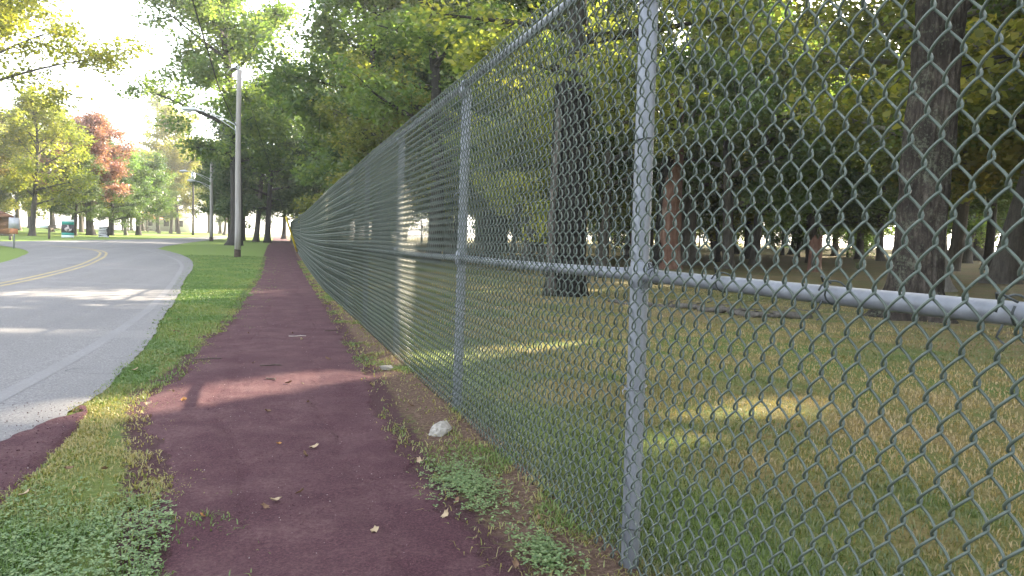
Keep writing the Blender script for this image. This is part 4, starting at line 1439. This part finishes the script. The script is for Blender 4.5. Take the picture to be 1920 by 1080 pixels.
# white house added to stand in for the overexposed bright background
root = empty('bright_backdrop_house', (-17.4, 150.0, tz(-17.4, 150)), R(-10), 'white gabled house with grey roof standing in for the overexposed background behind the pavilion', 'house')
m = MB()
m.box((0, 0, 1.3), (8.0, 5.0, 2.6))
m.add([(-4, -2.5, 2.6), (-4, 2.5, 2.6), (-4, 0, 4.0), (-4, 0, 4.0), (4, -2.5, 2.6), (4, 2.5, 2.6), (4, 0, 4.0), (4, 0, 4.0)], [(0, 2, 3, 1), (4, 5, 7, 6)])
m.build('wall', WALLW, root, False)
m = MB()
for sy_ in (-1, 1):
    m.add([(-4.3, sy_*2.8, 2.47), (4.3, sy_*2.8, 2.47), (4.3, 0, 4.06), (-4.3, 0, 4.06), (-4.3, sy_*2.8, 2.57), (4.3, sy_*2.8, 2.57), (4.3, 0, 4.16), (-4.3, 0, 4.16)],
          [(0, 1, 2, 3), (4, 5, 6, 7), (0, 1, 5, 4), (1, 2, 6, 5), (3, 0, 4, 7)])
m.build('roof', mat_plain('roof_grey', (0.22, 0.22, 0.23), (0.30, 0.30, 0.31), 8, 0.9), root, False)
for sx in (-2.6, 0.2, 2.6):
    m = MB()
    m.box((sx, -2.515, 1.45), (0.9, 0.03, 1.1))
    m.build('window', GLASS, root, False)

# ------------------------------------------------------------------ stones
STONE = mat_plain('pale_concrete', (0.20, 0.18, 0.15), (0.38, 0.36, 0.32), 45, 0.9, 0, 0.6)


def rock(x, y, s, seed, lab, dz):
    import bmesh
    rs = np.random.default_rng(seed)
    pts = rs.normal(0, 1, (20, 3))
    pts /= np.linalg.norm(pts, axis=1)[:, None]
    pts *= rs.uniform(0.72, 1.05, 20)[:, None]
    pts[:, 2] = np.minimum(pts[:, 2], 0.62+0.25*pts[:, 0])
    bm = bmesh.new()
    for p_ in pts*np.array(s):
        bm.verts.new(p_)
    bmesh.ops.convex_hull(bm, input=bm.verts)
    bmesh.ops.bevel(bm, geom=list(bm.edges), offset=min(s)*0.10, segments=2, affect='EDGES', clamp_overlap=True)
    bmesh.ops.triangulate(bm, faces=bm.faces)
    bmesh.ops.subdivide_edges(bm, edges=bm.edges, cuts=1)
    for v_ in bm.verts:
        k_ = 0.06*min(s)*(float(noise2(v_.co.x*90+7, v_.co.y*90+v_.co.z*70, seed))-0.5)*2
        v_.co += v_.co.normalized()*k_
    me = bpy.data.meshes.new('stone')
    bm.to_mesh(me)
    bm.free()
    o = obj('stone', me, STONE, None, (x, y, dz))
    o.rotation_euler = (0.1, -0.08, rs.uniform(0, 3))
    tag(o, lab, 'stone')


rock(0.815, 3.56, (0.085, 0.062, 0.060), 3, 'larger pale stone lying at the foot of the second fence post', 0.022)
rock(0.835, 5.50, (0.075, 0.06, 0.028), 5, 'smaller flat pale stone lying by the fence farther up the path', 0.022)

# ------------------------------------------------------------------ grass, clover, litter
def ground_z(X, Y):
    d_ = X-fence_x(Y)
    return terr(X, Y)+near_relief(X, Y)+0.025*np.exp(-((d_+0.02)/0.13)**2)


def mat_grass(name, stops, trans=0.3):
    return mat_leaf(name, stops, trans, 0.0, 1.2)


G_FIELD = mat_grass('field_grass', [(0.0, (0.085, 0.110, 0.034)), (0.28, (0.135, 0.135, 0.046)), (0.55, (0.215, 0.155, 0.066)), (1.0, (0.330, 0.225, 0.115))])
G_VERGE = mat_grass('verge_grass', [(0.0, (0.105, 0.170, 0.045)), (0.45, (0.165, 0.215, 0.060)), (0.75, (0.240, 0.220, 0.075)), (1.0, (0.340, 0.270, 0.120))])
CLOV = mat_grass('clover_leaf', [(0.0, (0.090, 0.155, 0.060)), (0.5, (0.150, 0.220, 0.085)), (1.0, (0.230, 0.290, 0.120))], 0.25)


def blades(name, X, Y, h, w, v, mat, seed, bend=0.5):
    rs = np.random.default_rng(seed)
    n = len(X)
    Z = ground_z(X, Y)
    a = rs.uniform(0, 2*np.pi, n)
    lean_ = rs.uniform(0.1, bend+0.4, n)
    d = np.stack([np.cos(a), np.sin(a)], -1)
    tw = a+rs.uniform(0.6, 2.4, n)
    sd = np.stack([np.cos(tw), np.sin(tw)], -1)
    V = np.empty((n, 5, 3))
    B = np.stack([X, Y, Z-0.004], -1)
    mid = B+np.concatenate([d*(h*lean_*0.35)[:, None], (h*0.62)[:, None]], -1)
    tip = B+np.concatenate([d*(h*lean_)[:, None], (h*(1-0.35*lean_))[:, None]], -1)
    s3 = np.concatenate([sd*(w/2)[:, None], np.zeros((n, 1))], -1)
    V[:, 0], V[:, 1], V[:, 2], V[:, 3], V[:, 4] = B-s3, B+s3, mid+s3*0.8, mid-s3*0.8, tip
    me = bpy.data.meshes.new(name)
    i0 = np.arange(n)*5
    loops = np.stack([i0, i0+1, i0+2, i0+3, i0+3, i0+2, i0+4], -1).ravel().astype(np.int32)
    me.vertices.add(n*5)
    me.vertices.foreach_set('co', V.astype(np.float32).ravel())
    me.loops.add(len(loops))
    me.loops.foreach_set('vertex_index', loops)
    me.polygons.add(2*n)
    st = np.stack([np.arange(n)*7, np.arange(n)*7+4], -1).ravel().astype(np.int32)
    me.polygons.foreach_set('loop_start', st)
    me.polygons.foreach_set('loop_total', np.tile([4, 3], n).astype(np.int32))
    at = me.attributes.new('v', 'FLOAT', 'POINT')
    at.data.foreach_set('value', np.repeat(np.clip(v, 0, 1), 5).astype(np.float32))
    me.update(calc_edges=True)
    return obj(name, me, mat)


def scatter(n, xr, yr, rs, falloff=True):
    """points with density falling with distance"""
    if falloff:
        u_ = rs.random(n)
        y = yr[0]*(yr[1]/yr[0])**u_
        x = rs.uniform(xr[0], xr[1], n)
        return x, y
    return rs.uniform(*xr, n), rs.uniform(*yr, n)


grs = np.random.default_rng(500)
# field behind the fence: sample by range and bearing so that density follows the eye
n = 145000
rr_ = 1.25*(20/1.25)**grs.random(n)
an = np.radians(grs.uniform(3, 56, n))
X, Y = rr_*np.sin(an), rr_*np.cos(an)
dry = fbm(X*0.9, Y*0.9, 61, 4)
thin = fbm(X*3.5, Y*3.5, 65, 3)
lit_ = np.exp(-((np.hypot(X-9.5, Y-8.9))/1.5)**2)+np.exp(-((np.hypot(X-6.6, Y-9.6))/1.0)**2)*0.7
k = (X > fence_x(Y)+0.01) & (grs.random(n) > 0.42*sstep(0.45, 0.62, thin)+0.8*lit_)
X, Y, dry, rr_ = X[k], Y[k], dry[k], rr_[k]
n = len(X)
v = 0.14+sstep(0.36, 0.58, dry)*0.80+grs.normal(0, 0.20, n)-0.35*np.exp(-((X-fence_x(Y)-0.3)/0.3)**2)
hh = grs.uniform(0.014, 0.040, n)*(1+0.25*np.exp(-((X-fence_x(Y))/0.25)**2))
tag(blades('field_grass', X, Y, hh, 0.0020+0.00075*rr_, v, G_FIELD, 1, 0.8), 'short dry and green grass of the field behind the fence', 'grass', kind='stuff')
# verge between road and path
n = 125000
Y = 1.5*(34/1.5)**grs.random(n)
Lr, Rr_ = np.minimum(road_r(Y), -0.86), path_l(Y)
Lr = np.where(Y < 4.4, np.interp(Y, [0.5, 2.9, 3.6, 4.2, 4.5], [-1.05, -0.86, -0.86, -0.88, -0.92]), Lr)
q = grs.uniform(-0.12, 1.6, n)
X = Lr+(Rr_-Lr)*q
wearv = fbm(X*5, Y*3, 9)
pr_ = np.where(q > 1, np.clip(1-(q-1)/0.6, 0, 1)**2*sstep(0.46, 0.60, fbm(X*6, Y*4, 71)), 1.0)
pr_ *= np.where(q < 0, sstep(0.4, 0.6, fbm(X*9, Y*9, 72)), 1.0)
pr_ *= np.where(q > 0.45, 1-0.85*sstep(0.42, 0.58, wearv)*(Y < 9), 1.0)
pr_ *= 1-0.75*sstep(0.52, 0.66, fbm(X*3.2+4, Y*2.2, 73))*((Y > 2.9) & (Y < 4.9))
k = grs.random(n) < pr_
X, Y, q = X[k], Y[k], q[k]
n = len(X)
dist = np.hypot(X, Y)
yel = np.exp(-((Y-3.9)/0.9)**2)*0.5
v = sstep(0.38, 0.66, fbm(X*2.3, Y*1.3, 74))*0.55+yel+0.25*sstep(0.5, 1.1, q)+grs.normal(0, 0.17, n)-0.12-0.1*sstep(10, 16, Y)
hh = grs.uniform(0.012, 0.036, n)*(1-0.35*sstep(0.75, 1.15, q))*(1-0.25*np.exp(-((Y-3.8)/0.8)**2))*(1+0.55*sstep(3.1, 2.6, Y))
tag(blades('verge_grass', X, Y, hh, 0.0026+0.0010*dist*0.8, v, G_VERGE, 2, 0.9), 'green and yellowing grass verge between the road and the maroon path', 'grass', kind='stuff')
# weeds under the fence
n = 42000
Y = 1.35*(30/1.35)**grs.random(n)
X = fence_x(Y)-0.02+grs.normal(0, 0.085, n)
X = np.where(grs.random(n) < 0.55, path_r(Y)+(fence_x(Y)-path_r(Y))*grs.uniform(-0.15, 1, n), X)
dn = fbm(X*4.0, Y*2.6, 81)
k = grs.random(n) < 0.10+0.80*sstep(0.48, 0.62, dn)
X, Y, dn = X[k], Y[k], dn[k]
n = len(X)
v = 0.78-0.5*sstep(0.52, 0.68, dn)+grs.normal(0, 0.20, n)
tag(blades('fence_weeds', X, Y, grs.uniform(0.008, 0.034, n)*(1+0.5*(grs.random(n) < 0.06)), 0.0020+0.0008*np.hypot(X, Y), v, G_VERGE, 3, 1.6), 'straggling weeds and grass along the foot of the fence', 'weeds', kind='stuff')


# clover: three leaflets on a stalk
def clover(name, X, Y, seed, lab):
    rs = np.random.default_rng(seed)
    n = len(X)
    Z = ground_z(X, Y)+rs.uniform(0.008, 0.032, n)
    m = MB()
    a0 = rs.uniform(0, 6.28, n)
    sz = rs.uniform(0.005, 0.0105, n)
    Vs, vals = [], []
    for j in range(3):
        a = a0+j*2.094
        d = np.stack([np.cos(a), np.sin(a)], -1)
        p_ = np.stack([-np.sin(a), np.cos(a)], -1)
        C = np.stack([X, Y, Z], -1)
        tl = rs.normal(0.1, 0.3, n)
        V = np.empty((n, 4, 3))
        V[:, 0] = C
        for q_, (al, wd) in enumerate(((0.7, 0.55), (1.15, 0.0), (0.7, -0.55)), 1):
            V[:, q_, :2] = C[:, :2]+d*(sz*al)[:, None]+p_*(sz*wd)[:, None]
            V[:, q_, 2] = C[:, 2]+sz*al*tl
        Vs.append(V)
        vals.append(np.repeat(np.clip(rs.normal(0.5, 0.25, n), 0, 1), 4))
    V = np.concatenate(Vs).reshape(-1, 3)
    me = mesh_np(name, V, np.arange(len(V)).reshape(-1, 4), False, {'v': np.concatenate(vals)})
    tag(obj(name, me, CLOV), lab, 'clover', kind='stuff')


n = 7000
Y = grs.uniform(1.7, 3.25, n)
X = grs.uniform(-1.0, -0.28, n)
k = (X < path_l(Y)+0.05) & (X > np.interp(Y, [0.5, 2.9, 3.6], [-1.0, -0.84, -0.84])) & (grs.random(n) < sstep(3.2, 2.55, Y+0.4*(fbm(X*5, Y*5, 91)-0.5)+0.4*(X+0.8)))
clover('clover_patch', X[k], Y[k], 5, 'clover growing in the bottom left corner beside the path')
n = 2200
Y = np.concatenate([grs.normal(2.74, 0.17, n//2), grs.normal(2.05, 0.08, n//4), grs.normal(6.4, 0.6, n//4)])
X = np.concatenate([grs.normal(0.74, 0.06, n//2), grs.normal(0.80, 0.04, n//4), grs.normal(-0.78, 0.09, n//4)])
clover('clover_tufts', X, Y, 6, 'clover tufts growing between the maroon path and the fence')

# cinder grit lying loose on the path
n = 15000
Y = 1.6*(11/1.6)**grs.random(n)
q = grs.uniform(-0.14, 1.12, n)
k = (q > 0) & (q < 1) | (grs.random(n) < 0.35)
Y, q = Y[k], q[k]
n = len(Y)
X = path_l(Y)+(path_r(Y)-path_l(Y))*q
Z = ground_z(X, Y)+0.007
s = grs.uniform(0.0008, 0.0022, n)*(1+0.12*Y)
kk = grs.random(n) < 0.05
ys_ = grs.uniform(2.4, 4.6, kk.sum())
X[kk] = np.interp(ys_, [0.5, 2.9, 3.6, 4.2, 4.5], [-1.05, -0.86, -0.86, -0.88, -0.92])-np.abs(grs.normal(0, 0.22, kk.sum()))
Y[kk] = ys_
Z[kk] = ground_z(X[kk], Y[kk])+0.021
tet = np.array([(1, 1, 1), (-1, -1, 1), (-1, 1, -1), (1, -1, -1)])*0.7
rot = grs.normal(0, 1, (n, 3, 3))
qv = np.linalg.qr(rot)[0]
V = (tet[None]@qv)*s[:, None, None]+np.stack([X, Y, Z], -1)[:, None, :]
F = (np.array([(0, 1, 2), (0, 3, 1), (0, 2, 3), (1, 3, 2)])[None]+np.arange(n)[:, None, None]*4).reshape(-1, 3)
t = NT('loose_grit')
c = t.ramp(t.attr('v'), [(0.0, (0.060, 0.024, 0.034)), (0.6, (0.100, 0.046, 0.058)), (0.95, (0.150, 0.085, 0.085)), (0.99, (0.36, 0.30, 0.29))])
GRIT = t.principled(c, 0.9)
tag(obj('path_grit', mesh_np('path_grit', V.reshape(-1, 3), F, False, {'v': np.repeat(grs.random(n), 4)}), GRIT), 'loose cinder grit scattered on the path', 'grit', kind='stuff')

# fallen leaves and twigs on the path and the verge
LEAFM = [mat_plain('dry_leaf_tan', (0.30, 0.22, 0.13), (0.46, 0.36, 0.24), 40, 0.8), mat_plain('dry_leaf_brown', (0.13, 0.075, 0.045), (0.24, 0.15, 0.09), 40, 0.8), mat_plain('dry_leaf_orange', (0.34, 0.16, 0.05), (0.46, 0.24, 0.08), 40, 0.8)]
a_ = np.linspace(0, 2*np.pi, 13)[:-1]
rad_ = 1+0.35*np.cos(a_*5+0.4)
lv = []
for sc_, zz in ((1.0, 0.0), (0.55, -0.10)):
    lv.append(np.stack([rad_*np.cos(a_)*sc_*0.5, rad_*np.sin(a_)*sc_*0.38, 0.18*(np.cos(a_)*sc_)**2+zz+0.10], -1))
lv.append(np.zeros((12, 3)))
lV = np.vstack(lv)
lF = [(i_, (i_+1) % 12, 12+(i_+1) % 12, 12+i_) for i_ in range(12)]+[(12+i_, 12+(i_+1) % 12, 24+(i_+1) % 12, 24+i_) for i_ in range(12)]
leaf_me = [mesh_np('fallen_leaf', lV*np.array([1, q_, 1]), lF, True) for q_ in (1.0, 0.7, 1.0)]
spots = [(-0.62, 4.45, 'verge'), (-0.45, 4.55, 'path'), (-0.56, 4.1, 'verge'), (-0.60, 3.2, 'verge'), (-0.80, 2.95, 'verge'), (0.03, 2.72, 'path'), (0.72, 2.55, 'fence'), (0.33, 2.35, 'path'), (0.69, 2.0, 'fence'), (0.87, 2.3, 'fence'),
         (0.13, 5.0, 'path'), (0.22, 4.35, 'path'), (-0.1, 5.9, 'path'), (0.45, 6.0, 'path'), (-0.75, 6.3, 'verge'), (-0.86, 5.6, 'verge'), (0.62, 3.1, 'path'), (0.05, 3.5, 'path'), (-0.2, 2.6, 'path'), (0.78, 4.2, 'fence'), (-0.95, 9.0, 'verge'), (0.3, 7.2, 'path')]
for j in range(16):
    yy = float(grs.uniform(2, 9))
    spots.append((float(grs.uniform(-0.9, 0.95)), yy, 'any'))
for j, (x, y, wh) in enumerate(spots):
    if wh == 'any':
        wh = 'path' if path_l(y) < x < path_r(y) else ('verge' if x < 0 else 'fence')
    mi = int(grs.choice([0, 0, 0, 1, 1, 1, 1, 2]))
    o = obj('fallen_leaf', leaf_me[mi], LEAFM[mi], None, (x, y, float(ground_z(np.array(x), np.array(y)))+0.014+(0.012 if wh == 'verge' else 0)))
    s_ = float(grs.uniform(0.022, 0.044))
    o.scale = (s_, s_, s_)
    o.rotation_euler = (float(grs.normal(0, 0.4)), float(grs.normal(0, 0.4)), float(grs.uniform(0, 6)))
    nm = {0: 'tan', 1: 'brown', 2: 'orange'}[mi]
    tag(o, 'small dry %s leaf lying %s' % (nm, {'path': 'on the maroon path', 'verge': 'in the grass verge', 'fence': 'on the soil by the fence'}[wh]), 'leaf', 'dry %s leaves %s' % (nm, {'path': 'on the path', 'verge': 'on the verge', 'fence': 'by the fence'}[wh]))
TWIG = mat_plain('twig_brown', (0.04, 0.03, 0.025), (0.10, 0.08, 0.065), 40, 0.9)
PALET = mat_plain('twig_pale', (0.34, 0.30, 0.27), (0.46, 0.42, 0.38), 40, 0.9)
for (x, y, ln, a, mt, lab) in ((0.27, 7.45, 0.16, 0.15, PALET, 'pale stick lying across the middle of the path'), (0.62, 7.9, 0.14, 0.5, TWIG, 'dark twig near the right edge of the path'),
                               (0.02, 5.15, 0.11, -0.9, TWIG, 'thin twig lying in the strip of sun on the path'), (-0.45, 6.1, 0.22, 0.1, TWIG, 'dark twig at the left edge of the path below the clover'), (0.02, 5.75, 0.15, 0.0, TWIG, 'thin dark twig on the path beyond the strip of sun')):
    m = MB()
    s = np.linspace(-0.5, 0.5, 8)
    m.tube(np.stack([s*ln, 0.012*np.sin(s*8), 0.004+0*s], -1), 0.0045*(1-0.4*np.abs(s)), 6)
    m.tube([(0.1*ln, 0, 0.004), (0.22*ln, 0.025, 0.010)], [0.003, 0.0015], 5)
    o = m.build('twig', mt)
    o.location = (x, y, float(ground_z(np.array(x), np.array(y)))+0.012)
    o.rotation_euler = (0, 0, a)
    tag(o, lab, 'twig')

# ------------------------------------------------------------------ haze volume added in place of lens glare, lifts distant darks
hz = NT('glare_haze')
pv_ = hz.n('ShaderNodeVolumePrincipled')
pv_.inputs['Color'].default_value = (1.0, 0.98, 0.95, 1)
pv_.inputs['Density'].default_value = 0.0009
pv_.inputs['Anisotropy'].default_value = 0.3
hz.l(pv_.outputs[0], hz.out.inputs['Volume'])
m = MB()
m.box((0, 190, 14.5), (920, 680, 33))
tag(m.build('haze', hz.m, None, False), 'thin pale haze volume added in place of lens glare over the park', 'haze', kind='stuff')

used = {o.data.name for o in bpy.data.objects if o.type == 'MESH'}
print('unique triangles', sum(len(me.loops)-2*len(me.polygons) for me in bpy.data.meshes if me.name in used), 'carved crowns', NCARVED[0])
